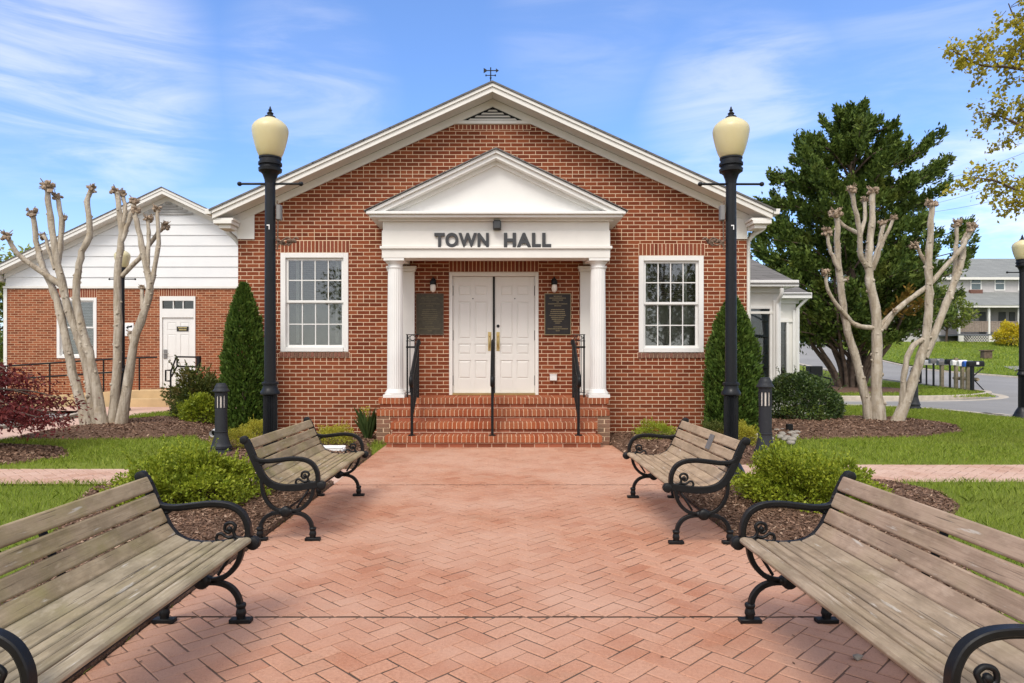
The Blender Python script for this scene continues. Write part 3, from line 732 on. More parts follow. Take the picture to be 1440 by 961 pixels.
for s, a, b in ((0, x0+.064, mid-.018), (1, mid+.018, x1-.064)):
    w = b-a
    d = panel_door(hall, a, b, z0+.034, z1-.075, yd, [(a+w*.14, a+w*.45), (a+w*.55, a+w*.86)], rows)
    m = MB(); hx = b-.055 if s == 0 else a+.055; hz = dz(448)
    m.box(hx-.028, hx+.028, yd-.006, yd-.0005, hz-.17, hz+.16)
    m.tube(catmull([(hx, yd-.006, hz-.12), (hx, yd-.06, hz-.09), (hx, yd-.065, hz+.05), (hx, yd-.03, hz+.09), (hx, yd-.006, hz+.10)], 4), .011, 8)
    P_(m, 'door_handle', 'brass', d, smooth=40)
    m = MB(); ex = a+w*.5; m.lathe([(.001, 0), (.011, 0), (.009, -.006), (.001, -.007)], 10, (ex, yd-.001, dz(256)), 'y')
    P_(m, 'peephole', 'rubber', d, smooth=40)
    if s: m = MB(); m.lathe([(.001, 0), (.028, 0), (.026, -.01), (.001, -.012)], 14, (hx, yd-.001, dz(380)), 'y'); P_(m, 'lock', 'rubber', d, smooth=40)
    m = MB(); hx = a-.004 if s == 0 else b+.004
    for cz in (220, 422, 625): m = MB(); m.box(hx-.010, hx+.010, yd-.012, yd-.0005, dz(cz+22), dz(cz-22)); P_(m, 'hinge', 'rubber', d)
m = MB(); m.box(mid-.0178, mid+.0178, yd-.02, yd+.05, z0+.034, z1-.075); P_(m, 'door_seal', 'rubber')
# portico: stepped brick porch
PF = [11.0, 10.74, 10.48, 10.22]; PH = [.70, .525, .35, .175]
PXS = [(-1.985, 1.735), (-1.965, 1.71), (-1.70, 1.475), (-1.75, 1.515)]
porch = MB()
for i in range(4):
    a, b = PXS[i]; yb = BY-.002 if i < 2 else PF[i-1]+.02
    porch.box(a+.025, b-.025, PF[i]+.02, (BY-.002 if i == 0 else PF[i-1]+.018), -.1, PH[i]-.1)
P_(porch, 'porch_base', brick_mat('porch brick', (.24, .07, .035), (.40, .13, .07), (.62, .44, .32), False))
for i in range(4):
    a, b = PXS[i]; yb = BY-.003 if i == 0 else PF[i-1]+.017
    n = round((b-a)/.0677); w = (b-a)/n; m = MB()
    for k in range(n):
        d = rnd.uniform(-.003, .003); h = rnd.uniform(-.002, .002)
        m.box(a+k*w+.0045, a+(k+1)*w-.0045, PF[i]-.012+d, PF[i]+.19 if i == 0 else yb-.003, PH[i]-.097, PH[i]+h)
    o = P_(m, 'step', 'stepbrick', bevel=.006, seg=2)
    m = MB(); m.box(a+.004, b-.004, PF[i]-.004, yb, PH[i]-.0985, PH[i]-.006); P_(m, 'mortar_bed', 'mortar', o)
    if i < 1:  # pavers behind the nosing
        m = MB(); y = PF[i]+.198
        while y < yb-.05:
            x = a+.01; k = 0
            while x < b-.06:
                m.box(x, min(b-.01, x+.195), y, min(yb-.002, y+.092), PH[i]-.05, PH[i]-.001+rnd.uniform(-.002, .002)); x += .203
            y += .1
        P_(m, 'porch_floor', 'stepbrick', o, bevel=.004)
# weathered end faces of the porch
for (a, b) in ((PXS[1][0], PXS[3][0]-.0), (PXS[3][1], PXS[1][1])):
    m = MB(); z = -.03
    for r in range(7):
        x = a - (.1 if r % 2 else 0)
        while x < b:
            xa, xb = max(a, x)+.004, min(b, x+.203)-.004
            if xb-xa > .02: m.box(xa, xb, PF[1]+.002+rnd.uniform(0, .003), PF[1]+.0195, z+.004, min(z+.0637, PH[1]-.102))
            x += .2105
        z += .0677
    P_(m, 'pedestal_face', 'pedbrick', bevel=.002)
for a, b in ((PXS[1][0], PXS[3][0]), (PXS[3][1], PXS[1][1])): m = MB(); m.box(a+.002, b-.002, PF[1]+.008, PF[1]+.0195, -.1, PH[1]-.1); P_(m, 'mortar_bed', 'mortar')
# columns with flutes
CY = 11.17; CZ0, CZ1 = .70, 2.955
for cx in (-1.735, 1.58):
    m = MB(); n = 48
    prof = [(.132, CZ0+.13)] + [(.132-.014*(k/8)**1.6, CZ0+.13+(CZ1-CZ0-.28)*k/8) for k in range(9)]
    vs = []
    for r, z in prof[1:]:
        for k in range(n):
            rr = r*(.955 if k % 2 else 1); an = 2*math.pi*k/n; vs.append((cx+rr*math.cos(an), CY+rr*math.sin(an), z))
    m.add(vs, [(i*n+k, i*n+(k+1) % n, (i+1)*n+(k+1) % n, (i+1)*n+k) for i in range(8) for k in range(n)])
    c = P_(m, 'column', 'white2')
    m = MB(); m.box(cx-.172, cx+.172, CY-.172, CY+.172, CZ0+.001, CZ0+.05)
    m.lathe([(.168, .05), (.172, .065), (.168, .085), (.150, .095), (.148, .105), (.136, .13), (.130, .135)], 32, (cx, CY, CZ0)); P_(m, 'column_base', 'white2', c, smooth=45)
    m = MB(); m.lathe([(.118, -.16), (.126, -.15), (.126, -.135), (.118, -.13), (.118, -.09), (.128, -.08), (.150, -.05), (.152, -.04)], 32, (cx, CY, CZ1)); m.box(cx-.165, cx+.165, CY-.165, CY+.165, CZ1-.04, CZ1-.001)
    P_(m, 'capital', 'white2', c, smooth=45)
for a, b in ((-1.95, -1.50), (1.36, 1.78)):
    m = MB(); m.box(a, b, BY-.075, BY-.001, .71, CZ1-.12); m.box(a-.02, b+.02, BY-.10, BY-.001, .702, .80); m.box(a-.02, b+.02, BY-.10, BY-.001, CZ1-.12, CZ1-.075); m.box(a-.035, b+.035, BY-.115, BY-.001, CZ1-.075, CZ1-.03)
    P_(m, 'pilaster', 'white', bevel=.005)
# entablature
EX0, EX1, EY = -1.925, 1.755, 11.0
m = MB()
m.box(EX0, EX1, EY, EY+.34, CZ1, 3.10); m.box(EX0-.03, EX1+.03, EY-.03, EY+.36, 3.10, 3.145)      # architrave + fillet
m.box(EX0, EX1, EY+.004, EY+.34, 3.1455, 3.40)                                                     # frieze
m.box(EX0+.012, EX1-.012, EY+.012, EY+.34, 3.4005, 3.54)
for a, b in ((EX0, EX0+.34), (EX1-.34, EX1)): m.box(a, b, EY+.341, BY-.002, CZ1+.002, 3.5395)
m.box(EX0+.341, EX1-.341, EY+.3415, BY-.002, 3.05, 3.09)                                           # porch ceiling
P_(m, 'entablature', 'white', bevel=.004)
def molding(m, x0, x1, y, zlist):
    for (z0, z1, out) in zlist: m.box(x0-out, x1+out, y-out, BY-.0015, z0, z1)
m = MB(); molding(m, EX0, EX1, EY, [(3.541, 3.575, .05), (3.5752, 3.62, .17), (3.6202, 3.665, .215)])
P_(m, 'portico_cornice', 'white2', bevel=.006)
# pediment
PC = (EX0+EX1)/2; hw = (EX1-EX0)/2+.215; pz0, pz1 = 3.666, 4.665; ps = (pz1-pz0-.02)/hw
m = MB(); m.prism([(PC-hw+.10, pz0), (PC+hw-.10, pz0), (PC, pz1-.10)], EY+.02, EY+.06); ped = P_(m, 'pediment', 'white2')
m = MB()
def rake(o0, o1, y0):
    for s in (-1, 1):
        e = PC+s*hw; zb = pz0+.02
        m.prism([(PC, pz1-o0), (e-s*max(0, (o0-.02)/ps), pz0), (e-s*(o1-.02)/ps, pz0), (PC, pz1-o1)], y0, BY-.0012)
rake(.018, .075, EY-.205); rake(.0755, .15, EY-.165); rake(.1505, .215, EY-.03)
P_(m, 'raking_cornice', 'white2', ped, bevel=.004)
m = MB()
for s in (-1, 1):
    e = PC+s*(hw+.03); m.prism([(PC, pz1+.004), (e, pz0+.008), (e, pz0+.026-.03), (PC, pz1-.017)], EY-.235, BY-.001)
P_(m, 'portico_roof', 'shingle')

# fittings that could be lifted off the hall
def text_mesh(body, size, depth, name, mat, loc, xlen, zlen):
    cu = bpy.data.curves.new(name, 'FONT'); cu.body = body; cu.size = size; cu.extrude = depth; cu.align_x = 'LEFT'; cu.offset = size*.04; cu.space_character = 1.14; cu.space_word = 2.1; cu.bevel_depth = .0015
    ob = bpy.data.objects.new(name, cu); COL.objects.link(ob); dg = bpy.context.evaluated_depsgraph_get(); dg.update()
    me = bpy.data.meshes.new_from_object(ob.evaluated_get(dg)); bpy.data.objects.remove(ob); bpy.data.curves.remove(cu)
    co = np.empty(len(me.vertices)*3); me.vertices.foreach_get('co', co); co = co.reshape(-1, 3)
    mn, mx = co.min(0), co.max(0); c = np.empty_like(co)
    c[:, 0] = (co[:, 0]-mn[0])/(mx[0]-mn[0])*xlen; c[:, 2] = (co[:, 1]-mn[1])/(mx[1]-mn[1])*zlen; c[:, 1] = -co[:, 2]
    me.vertices.foreach_set('co', c.reshape(-1)); me.materials.clear(); me.name = name
    o = link(name, me, M[mat]); o.location = loc; return o
fx0, fx1 = PX(611, 11.0), PX(775, 11.0)
sg = empty('lettering', (fx0, EY-.02, PZ(348.5, 11.0)))
for word_, p0, p1 in (('TOWN', 611, 687.5), ('HALL', 708.5, 775)):
    o = text_mesh(word_, .3, .012, 'word', 'letter', (PX(p0, 11.0)-fx0, 0, 0), PX(p1, 11.0)-PX(p0, 11.0), (348.5-328)*11.0/F); o.parent = sg
tag(sg, 'charcoal raised capital letters reading TOWN HALL on the white portico frieze', 'sign lettering')
m = MB(); x = PX(699, 10.9); m.box(x-.065, x+.065, EY-.11, EY+.01, 3.40, 3.53); m.prism([(EY-.13, 3.405), (EY-.13, 3.53), (EY-.05, 3.56), (EY-.05, 3.405)], x-.055, x+.055, 'x')
o = m.build('floodlight', M['letter'], bevel=.008); tag(o, 'small dark square floodlight above the portico lettering', 'light')
for px0, px1, mat, lm, lab in ((585, 624, 'bronze', 'giltdim', 'dull bronze memorial plaque on brick left of the entrance doors'), (765.5, 803, 'darkbronze', 'gilt', 'dark plaque with gold raised lines right of the entrance doors')):
    xa, xb = PX(px0, BY), PX(px1, BY); za, zb = PZ(471.5, BY), PZ(413, BY)
    m = MB(); m.box(xa, xb, BY-.02, BY-.001, za, zb); o = m.build('plaque', M[mat], bevel=.003)
    tag(o, lab, 'plaque')
    m = MB(); m.box(xa, xb, BY-.027, BY-.0202, za, za+.012); m.box(xa, xb, BY-.027, BY-.0202, zb-.012, zb); m.box(xa, xa+.012, BY-.027, BY-.0202, za+.012, zb-.012); m.box(xb-.012, xb, BY-.027, BY-.0202, za+.012, zb-.012)
    m.build('plaque_border', M['gilt' if lm == 'gilt' else 'bracket'], o)
    m = MB(); z = zb-.055
    lens = [.3, .62, .4, .08, .72, .25, 0, .5, .55, .55, .62, .5, .45, .3, .2, 0, .32, .75, .15]
    for i, ln in enumerate(lens):
        w = (xb-xa)*ln*.5; xc = (xa+xb)/2; x = xc-w
        while x < xc+w:
            q = rnd.uniform(.006, .016); m.box(x, min(x+q, xc+w), BY-.0235, BY-.0202, z, z+.013); x += q+.006
        z -= (zb-za-.09)/len(lens)
    m.build('raised_lines', M[lm], o)
for px, lab in ((609, 'black lantern on the brick wall above the dull bronze plaque'), (779.5, 'black lantern on the brick wall above the dark plaque')):
    x = PX(px, BY-.08); zt = PZ(392, BY-.08); t_ = empty('wall_lantern', (x, BY, zt), label=lab, cat='wall lamp', group='lanterns beside the entrance doors')
    m = MB(); m.lathe([(.001, 0), (.045, 0), (.045, -.02), (.001, -.021)], 16, (0, -.001, -.03), 'y'); m.tube(catmull([(0, -.02, -.03), (0, -.06, 0.02), (0, -.09, .0), (0, -.09, -.04)], 4), .012, 8)
    m.lathe([(.012, -.03), (.05, -.045), (.056, -.10), (.05, -.105), (.03, -.05)], 16, (0, -.09, 0)); m.build('lantern_hood', M['iron'], t_, smooth=40)
    m = MB(); m.lathe([(.03, -.09), (.046, -.12), (.05, -.17), (.042, -.21), (.02, -.235), (.005, -.24)], 16, (0, -.09, 0)); m.build('lantern_glass', M['lens'], t_, smooth=50)
m = MB(); x, z = PX(778, BY), PZ(531, BY); m.box(x-.06, x+.06, BY-.05, BY-.001, z-.055, z+.045); m.box(x-.066, x+.066, BY-.058, BY-.001, z+.0455, z+.06)
o = m.build('outlet_box', M['white2'], bevel=.006); tag(o, 'small white outlet cover low on the brick right of the doors', 'outlet')
# weathervane
wx = PX(690, 11.7); wz = zr(wx)
wv = empty('weathervane', (wx, 11.7, wz-.02), label='small dark weathervane on the roof ridge of the town hall', cat='weathervane'); wv.scale = (1, 1, 1.5)
m = MB(); m.tube([(0, 0, 0), (0, 0, .25)], .010, 8); m.lathe([(.03, 0), (.018, .03), (.01, .05)], 10); m.lump((0, 0, .13), .018, 0, 1); m.tube([(-.075, 0, .16), (.075, 0, .16)], .005, 6); m.tube([(0, -.075, .16), (0, .075, .16)], .005, 6); m.lump((.08, 0, .16), .014, 0, 1); m.lump((-.08, 0, .16), .014, 0, 1); m.build('vane_mast', M['iron'], wv, smooth=40)
m = MB(); m.tube([(-.11, 0, .215), (.11, 0, .215)], .006, 6); m.prism([(.14, .215), (.09, .24), (.09, .19)], -.004, .004); m.prism([(-.12, .245), (-.07, .225), (-.07, .205), (-.12, .185)], -.004, .004); m.build('wind_arrow', M['iron'], wv)
# handrails on the steps
def handrail(x, lab, panel=0):
    t_ = empty('handrail', (x, 11.05, 0), label=lab, cat='handrail', group='handrails on the entrance steps')
    m = MB(); top = 1.585; low = 1.06
    path = [(0, .30 if not panel else .12, top), (0, -.05, top), (0, -.74, low+.06), (0, -.86, low), (0, -.90, low-.05), (0, -.88, low-.12), (0, -.80, low-.13)]
    P = catmull(path[:5], 1)
    m.tube(catmull(path, 5), .031, 10); m.tube([(q[0], q[1], q[2]-.035) for q in path[:3]], .016, 6); m.build('top_rail', M['iron'], t_, smooth=50)
    m = MB(); m.box(-.02, .02, -.804, -.764, .176, low+.06); m.box(-.05, .05, -.83, -.738, .176, .19); m.box(-.016, .016, -.03, .002, .70, top); m.build('post', M['iron'], t_, bevel=.002)
    m = MB()
    def lower(o): return [(0, -.03, top-o), (0, -.784, low+.06-o+.0)]
    m.tube(lower(.13), .010, 6); m.tube(lower(.72), .010, 6)
    for k in range(1, 6):
        f = k/6; y = -.03-.754*f; z = top-(top-low-.06)*f
        m.box(-.009, .009, y-.009, y+.009, z-.72, z-.0)
    m.build('baluster', M['iron'], t_)
    if panel:
        w = .21*panel; m = MB(); y = .10; zb, zt = .775, 1.75-.02
        a, b = sorted((0, w)); m.box(a, b, y-.008, y+.008, zt-.012, zt); m.box(a, b, y-.008, y+.008, zt-.115, zt-.103); m.box(a, b, y-.012, y+.012, zt-.225, zt-.195); m.box(a, b, y-.008, y+.008, zb, zb+.012)
        for xx in (a+.012, a+.3*(b-a), a+.68*(b-a), b-.012): m.box(xx-.006, xx+.006, y-.006, y+.006, zb+.012, zt-.115)
        xx = w-.02*panel; m.box(xx-.012, xx+.012, y-.012, y+.012, .701, zt)
        c = (a+b)/2; ring = [(c+.043*math.cos(k*math.pi/8), y, zt-.058+.043*math.sin(k*math.pi/8)) for k in range(17)]; m.tube(ring, .006, 6, caps=False)
        for s in (-1, 1):
            m.tube([(c+s*.04, y, zt-.02), (c+s*.095, y, zt-.1)], .005, 6); m.tube([(c+s*.04, y, zt-.1), (c+s*.095, y, zt-.02)], .005, 6)
        m.build('scroll_panel', M['iron'], t_)
handrail(-.135, 'black iron handrail rising up the middle of the brick steps')
handrail(-1.345, 'black handrail with scroll panel joined to the column left of the doors', -1)
handrail(1.16, 'black handrail with scroll panel joined to the column right of the doors', 1)
# ------------------------------------------------------------------ annex on the left
AY = 19.8; AX0, AX1 = -14.42, -4.95; AC = -9.64; AAP = 6.20; ASL = .475; AB = 3.37
annex = empty('annex', (AC, AY, 0), label='lower brick wing with white lap siding gable and single white door', cat='building')
def PA(m, name, mat, parent=annex, **k): return P_(m, name, mat, parent, **k)
AD = (PX(225, AY), PX(275, AY), .46, PZ(417, AY)); AW = (PX(80, AY), PX(136, AY), PZ(504, AY), PZ(419, AY))
m = MB(); wall_cells(m, AX0, AX1+.36, -.1, AB, [AD, AW], AY, AY+.22); m.box(AX0, AX0+.22, AY+.22, AY+9, -.1, AB+.4); m.box(AX0, AX1+.3, AY+9, AY+9.2, -.1, AB+.4); PA(m, 'wall', 'brick2')
def azr(x): return AAP-ASL*abs(x-AC)
m = MB(); z = AB    # lap siding boards, each lapping the one below
while z < AAP-.25:
    hw = min(4.72, (AAP-.16-z)/ASL); hw2 = min(4.72, (AAP-.16-min(z+.305, AAP-.17))/ASL)
    x0, x1 = max(AX0, AC-hw), AC+hw; y0, y1 = max(AX0, AC-hw2), AC+hw2
    m.add([(x0, AY-.035, z), (x1, AY-.035, z), (y1, AY-.012, z+.305), (y0, AY-.012, z+.305), (x0, AY+.05, z), (x1, AY+.05, z), (y1, AY+.05, z+.305), (y0, AY+.05, z+.305)], [(0,1,2,3), (7,6,5,4), (0,4,5,1), (2,6,7,3), (1,5,6,2), (0,3,7,4)])
    z += .305
PA(m, 'siding', 'siding')
m = MB(); m.box(AX0-.01, AX1+.3, AY-.045, AY-.036, AB-.02, AB+.05)
for s in (-1, 1):
    e = AC+s*5.02
    m.prism([(AC, AAP-.026), (e, azr(e)-.026), (e, azr(e)-.10), (AC, AAP-.10)], AY-.43, AY-.36); m.prism([(AC, AAP-.1005), (e, azr(e)-.1005), (e, azr(e)-.20), (AC, AAP-.20)], AY-.41, AY-.36); m.prism([(AC, AAP-.16), (e, azr(e)-.16), (e, azr(e)-.175), (AC, AAP-.175)], AY-.36, AY-.04)
    f = AC+s*4.74; m.prism([(AC, AAP-.1755), (f, azr(f)-.1755), (f, azr(f)-.32), (AC, AAP-.32)], AY-.06, AY-.037)
m.box(AC-5.0, AX0-.01, AY-.35, AY+9, 3.55, 3.72); m.box(AX0-.012, AX0+.09, AY-.02, AY-.0015, .0, AB-.021)
PA(m, 'cornice', 'white', bevel=.004)
m = MB()
for s in (-1, 1):
    e = AC+s*5.05; m.prism([(AC, AAP), (e, azr(e)), (e, azr(e)-.025), (AC, AAP-.025)], AY-.45, AY+9.3)
PA(m, 'roof', 'shingle')
m = MB(); lz0 = PZ(302.5, AY)
for i in range(7):
    z = lz0+.03+i*.075; hw = (AAP-.34-z)/ASL
    if hw > .08: m.prism([(AY-.065, z-.03), (AY-.06, z-.03), (AY-.04, z+.03), (AY-.045, z+.03)], AC-hw, AC+hw, 'x')
PA(m, 'gable_vent', 'ventgrey')
soldier('lintel', AD[0]-.02, AD[1]+.02, AD[3]+.004, AB-.022, AY, parent=annex); soldier('lintel', AW[0]-.0, AW[1]+.0, AW[3]+.004, AB-.022, AY, parent=annex)
w, q = sash_window(annex, AW, AY, cols=1, rows=1, P=PA); a, b, d, e, mid = q; m = MB(); z = d+.02
while z < e: m.box(a+.03, b-.03, AY+.11, AY+.135, z, z+.03); z += .045
PA(m, 'blind', 'blind', w)
x0, x1, z0, z1 = AD; m = MB(); zt = PZ(443, AY)
m.box(x0, x0+.07, AY-.02, AY+.12, z0, z1); m.box(x1-.05, x1, AY-.02, AY+.12, z0, z1); m.box(x0+.07, x1-.05, AY-.02, AY+.12, z1-.13, z1); m.box(x0+.07, x1-.05, AY-.02, AY+.12, zt-.08, PZ(434.5, AY))
for f in (.33, .66): xx = x0+.1+(x1-x0-.17)*f; m.box(xx-.015, xx+.015, AY-.0, AY+.06, PZ(434.3, AY), z1-.1305)
PA(m, 'door_frame', 'white2', bevel=.004)
m = MB(); m.box(x0+.07, x1-.05, AY+.03, AY+.036, PZ(434.3, AY), z1-.1305); PA(m, 'transom_pane', 'glass2')
m = MB(); m.box(x0+.07, x1-.05, AY+.3, AY+.31, PZ(436, AY), z1-.1); PA(m, 'transom_backing', 'interior')
a, b = x0+.074, x1-.054; w = b-a; hh = zt-.084-z0
ad = panel_door(annex, a, b, z0+.01, zt-.084, AY+.02, [(a+w*.15, a+w*.44), (a+w*.56, a+w*.85)], [(z0+hh*.1, z0+hh*.36), (z0+hh*.44, z0+hh*.76), (z0+hh*.82, z0+hh*.93)], P=PA, mat='white2')
m = MB(); m.box(a+.03, a+.13, AY-.0, AY+.0195, z0+.86, z0+1.12); m.tube([(a+.08, AY-.06, z0+1.0), (a+.2, AY-.06, z0+1.0)], .012, 8); m.tube([(a+.08, AY, z0+1.0), (a+.08, AY-.06, z0+1.0)], .012, 8); PA(m, 'door_handle', 'plate', ad)
m = MB(); m.tube(catmull([(AX1-.15, AY-.28, 3.8), (AX1-.1, AY-.2, 3.7), (-4.98, AY-.06, 3.5)], 3)+[Vector((-4.98, AY-.06, .1))], .045, 8); PA(m, 'downspout', 'white', smooth=40)
xs = PX(257, AY); zs = PZ(462.5, AY); m = MB(); m.box(xs-.18, xs+.16, AY+.008, AY+.0195, zs-.075, zs+.065); o = m.build('door_sign', M['signdark']); tag(o, 'small black sign with two gold lines on the annex door', 'sign')
m = MB()
for zz, ln in ((zs+.015, .26), (zs-.045, .2)):
    x = xs-.01-ln/2
    while x < xs-.01+ln/2: q = rnd.uniform(.012, .03); m.box(x, x+q, AY+.006, AY+.0078, zz, zz+.032); x += q+.008
m.build('sign_lines', M['goldlet'], o)
xs, zs = PX(182, AY), PZ(463.5, AY); m = MB(); m.box(xs-.13, xs+.13, AY-.02, AY-.001, zs-.19, zs+.19); o = m.build('notice_sign', M['sign'], bevel=.004); tag(o, 'white notice with dark arrow on the annex brick wall', 'sign')
m = MB(); m.prism([(xs-.09, zs+.05), (xs-.02, zs+.12), (xs-.02, zs+.09), (xs+.09, zs+.12), (xs+.09, zs+.06), (xs-.02, zs+.05), (xs-.02, zs+.0)], AY-.024, AY-.0202); m.box(xs-.09, xs-.03, AY-.024, AY-.0202, zs-.04, zs-.01); m.build('arrow_mark', M['signdark'], o)
xs, zs = PX(183, AY), PZ(437, AY)
# stoop with steps and ramp
sx0, sx1 = PX(178, 18.7), -6.2
st = empty('entrance_stoop', (-8.6, 18.9, 0), label='tan painted concrete steps and ramp below the annex door', cat='steps')
m = MB(); m.box(PX(180, 18.9), sx1, 18.95, AY-.002, -.05, .44); m.box(PX(180, 18.6), sx1, 18.62, 18.949, -.05, .225); P_(m, 'steps', 'tan', st, bevel=.015)
m = MB(); m.prism([(-16.5, -.05), (PX(180, 18.9)-.005, -.05), (PX(180, 18.9)-.005, .44), (-16.5, .02)], 19.0, AY-.002); P_(m, 'ramp', 'tan', st, bevel=.01)
rl = empty('ramp_railing', (-10.5, 19.05, 0), label='long black pipe railing climbing along the annex ramp', cat='railing')
m = MB(); xb, xt = -14.2, PX(222, 19.1)
def rz(x): return .44*(x+16.5)/(PX(180, 18.9)+16.5)
for o_ in (.92, .55): m.tube([(xb, 19.05, rz(xb)+o_), (PX(180, 19), 19.05, .44+o_-.02), (xt, 19.05, .44+o_)] if o_ > .6 else [(xb, 19.05, rz(xb)+o_), (PX(180, 19), 19.05, .44+o_-.02)], .024, 8)
P_(m, 'rail', 'iron', rl, smooth=40)
for x in (-14.1, -12.6, -11.1, PX(196, 19.05)):
    m = MB(); m.tube([(x, 19.05, min(.44, rz(x))), (x, 19.05, min(.44, rz(x))+.92)], .022, 8); P_(m, 'post', 'iron', rl, smooth=40)
r2 = empty('step_railing', (PX(262, 18.8), 18.8, 0), label='black looped pipe railing in front of the white annex door', cat='railing')
m = MB(); d = 18.75; X = lambda p: PX(p, d); Z = lambda p: PZ(p, d)
m.tube([(X(240), d, Z(548)), (X(240), d, Z(524)), (X(248), d, Z(502)), (X(280), d, Z(502.5)), (X(280), d, Z(516)), (X(249), d, Z(515.5)), (X(241), d, Z(530))], .026, 8)
m.tube([(X(240), d, Z(521)), (X(233), d, Z(521)), (X(233), d, Z(536)), (X(240), d, Z(536))], .026, 8); m.tube([(X(249), d, Z(502)), (X(249), d, Z(515))], .022, 8); m.tube([(X(240), d, .2), (X(240), d, Z(548))], .026, 8); m.tube([(X(279), d, Z(515)), (X(279), d, .4)], .026, 8)
P_(m, 'rail', 'iron', r2, smooth=40)
m = MB(); m.box(X(277), X(282), d-.06, d+.06, Z(518), Z(501)); P_(m, 'end_plate', 'iron', r2, bevel=.01)

# ------------------------------------------------------------------ sunroom on the right
sun = empty('sunroom', (5.5, 16.2, 0), label='white sunroom with tall windows and grey hipped roof right of the hall', cat='building')
def PS(m, name, mat, parent=sun, **k): return P_(m, name, mat, parent, **k)
def room(x0, x1, y0, y1, zt, wins, tag_roof, pil):
    m = MB(); wall_cells(m, x0, x1, -.1, zt, wins, y0, y0+.12); m.box(x1-.12, x1, y0+.1201, y1, -.1, zt)
    m.box(x0, x1+.03, y0-.03, y0-.0005, zt-.62, zt-.56)
    PS(m, 'wall', 'white', bevel=.003)
    m = MB()
    for a, b in pil: m.box(a, b, y0-.05, y0-.001, -.05, zt-.3)
    if pil: PS(m, 'pilaster', 'white2', bevel=.006)
    m = MB(); m.box(x0, x1+.28, y0-.28, y0-.02, zt+.02, zt+.05); m.box(x0, x1+.30, y0-.31, y0-.27, zt+.0, zt+.15); m.box(x1+.26, x1+.30, y0-.2699, y1, zt+.0, zt+.15); m.box(x0, x1+.02, y0-.06, y0-.0015, zt-.12, zt+.0195); m.box(x1+.001, x1+.06, y0-.06, y1, zt-.12, zt+.0195); m.box(x1+.02, x1+.28, y0-.02, y1, zt+.02, zt+.05)
    PS(m, 'eaves', 'white2', bevel=.006)
    for w in wins:
        c = .06; f = MB(); a, b, d, e = w
        f.box(a, a+c, y0-.02, y0+.1, d, e); f.box(b-c, b, y0-.02, y0+.1, d, e); f.box(a+c, b-c, y0-.02, y0+.1, e-c, e); f.box(a+c, b-c, y0-.02, y0+.1, d, d+c)
        ww = PS(f, 'window', 'white2', bevel=.004)
        f = MB(); f.box(a+c, b-c, y0+.045, y0+.05, d+c, e-c); PS(f, 'pane', 'glass2', ww)
        f = MB(); n = 6
        for i in range(1, n): z = d+(e-d)*i/n; f.box(a+c, b-c, y0+.052, y0+.062, z-.008, z+.008)
        f.box((a+b)/2-.007, (a+b)/2+.007, y0+.0521, y0+.0619, d+c, e-c); PS(f, 'muntin', 'blind', ww)
    return zt
D1 = 16.2; x1a = PX(1098, D1)
room(4.27, x1a, D1, 24, PZ(405, D1), [(PX(1052, D1), PX(1086, D1), .35, PZ(431, D1))], None, [(PX(1086.5, D1), PX(1097, D1))])
D2 = 18.3; x1b = PX(1119, D2)
room(x1a+.005, x1b, D2, 24, PZ(421, D2), [(PX(1089, D2), PX(1109, D2), .35, PZ(448, D2))], None, [(PX(1114, D2), PX(1118.5, D2))])
m = MB(); e1 = PZ(399, D1-.3); xe = PX(1124, D1-.3); zr1 = PZ(359, 18)
m.add([(4.262, D1-.34, e1), (xe, D1-.34, e1), (xe, 24, e1), (4.262, D1-.34+xe-4.262, e1+.83*(xe-4.262)), (4.262, 24, e1+.83*(xe-4.262))], [(0,1,3), (1,2,4,3)])
e2 = PZ(414, D2-.3); xe2 = PX(1141, D2-.3)
m.add([(xe2-2.2, D2-.34, e2), (xe2, D2-.34, e2), (xe2, 24, e2), (xe2-2.2, D2-.34+2.2, e2+1.8), (xe2-2.2, 24, e2+1.8)], [(0,1,3), (1,2,4,3)])
PS(m, 'roof', 'shingle')
m = MB(); gx = PX(1100, D1-.3)
m.tube(catmull([(gx, D1-.28, e1-.1), (gx, D1-.25, e1-.25), (PX(1091, D1), D1-.1, e1-.42), (PX(1091, D1), D1-.09, e1-.6)], 4)+[Vector((PX(1091, D1), D1-.09, .1))], .045, 8); PS(m, 'downspout', 'white2', smooth=40)
m = MB(); gx = PX(1121, D2); m.tube([(gx+.2, D2-.27, e2-.05), (gx-.02, D2-.08, e2-.35), (gx-.02, D2-.08, .1)], .045, 8); PS(m, 'downspout', 'white2', smooth=40)
# rail and box beside the sunroom
d = 18.6; X = lambda p: PX(p, d); Z = lambda p: PZ(p, d)
r3 = empty('pipe_railing', (X(1130), d, 0), label='black pipe railing stepping down beside the white sunroom', cat='railing')
m = MB(); m.tube([(X(1099), d, Z(514)), (X(1116), d, Z(513)), (X(1118), d, Z(520)), (X(1168), d, Z(533)), (X(1167), d, Z(550)), (X(1167), d, 0)], .024, 8)
m.tube([(X(1116), d, Z(513)), (X(1116), d, 0)], .022, 8); m.tube([(X(1101), d, Z(524)), (X(1150), d, Z(536))], .02, 8); m.tube([(X(1149), d, Z(528)), (X(1149), d, 0)], .022, 8); m.tube([(X(1099), d, Z(514)), (X(1099), d, 0)], .022, 8)
P_(m, 'rail', 'iron', r3, smooth=40)
d = 19.6; cb = empty('drop_box', (PX(1145, d), d, 0), label='dark metal box on a post behind the sunroom railing', cat='box')
m = MB(); m.box(PX(1136, d), PX(1154, d), d-.15, d+.15, PZ(531, d), PZ(515, d)); P_(m, 'box_body', 'iron', cb, bevel=.02); m = MB(); m.box(PX(1143, d), PX(1147, d), d-.04, d+.04, 0, PZ(531.2, d)); P_(m, 'post', 'iron', cb)

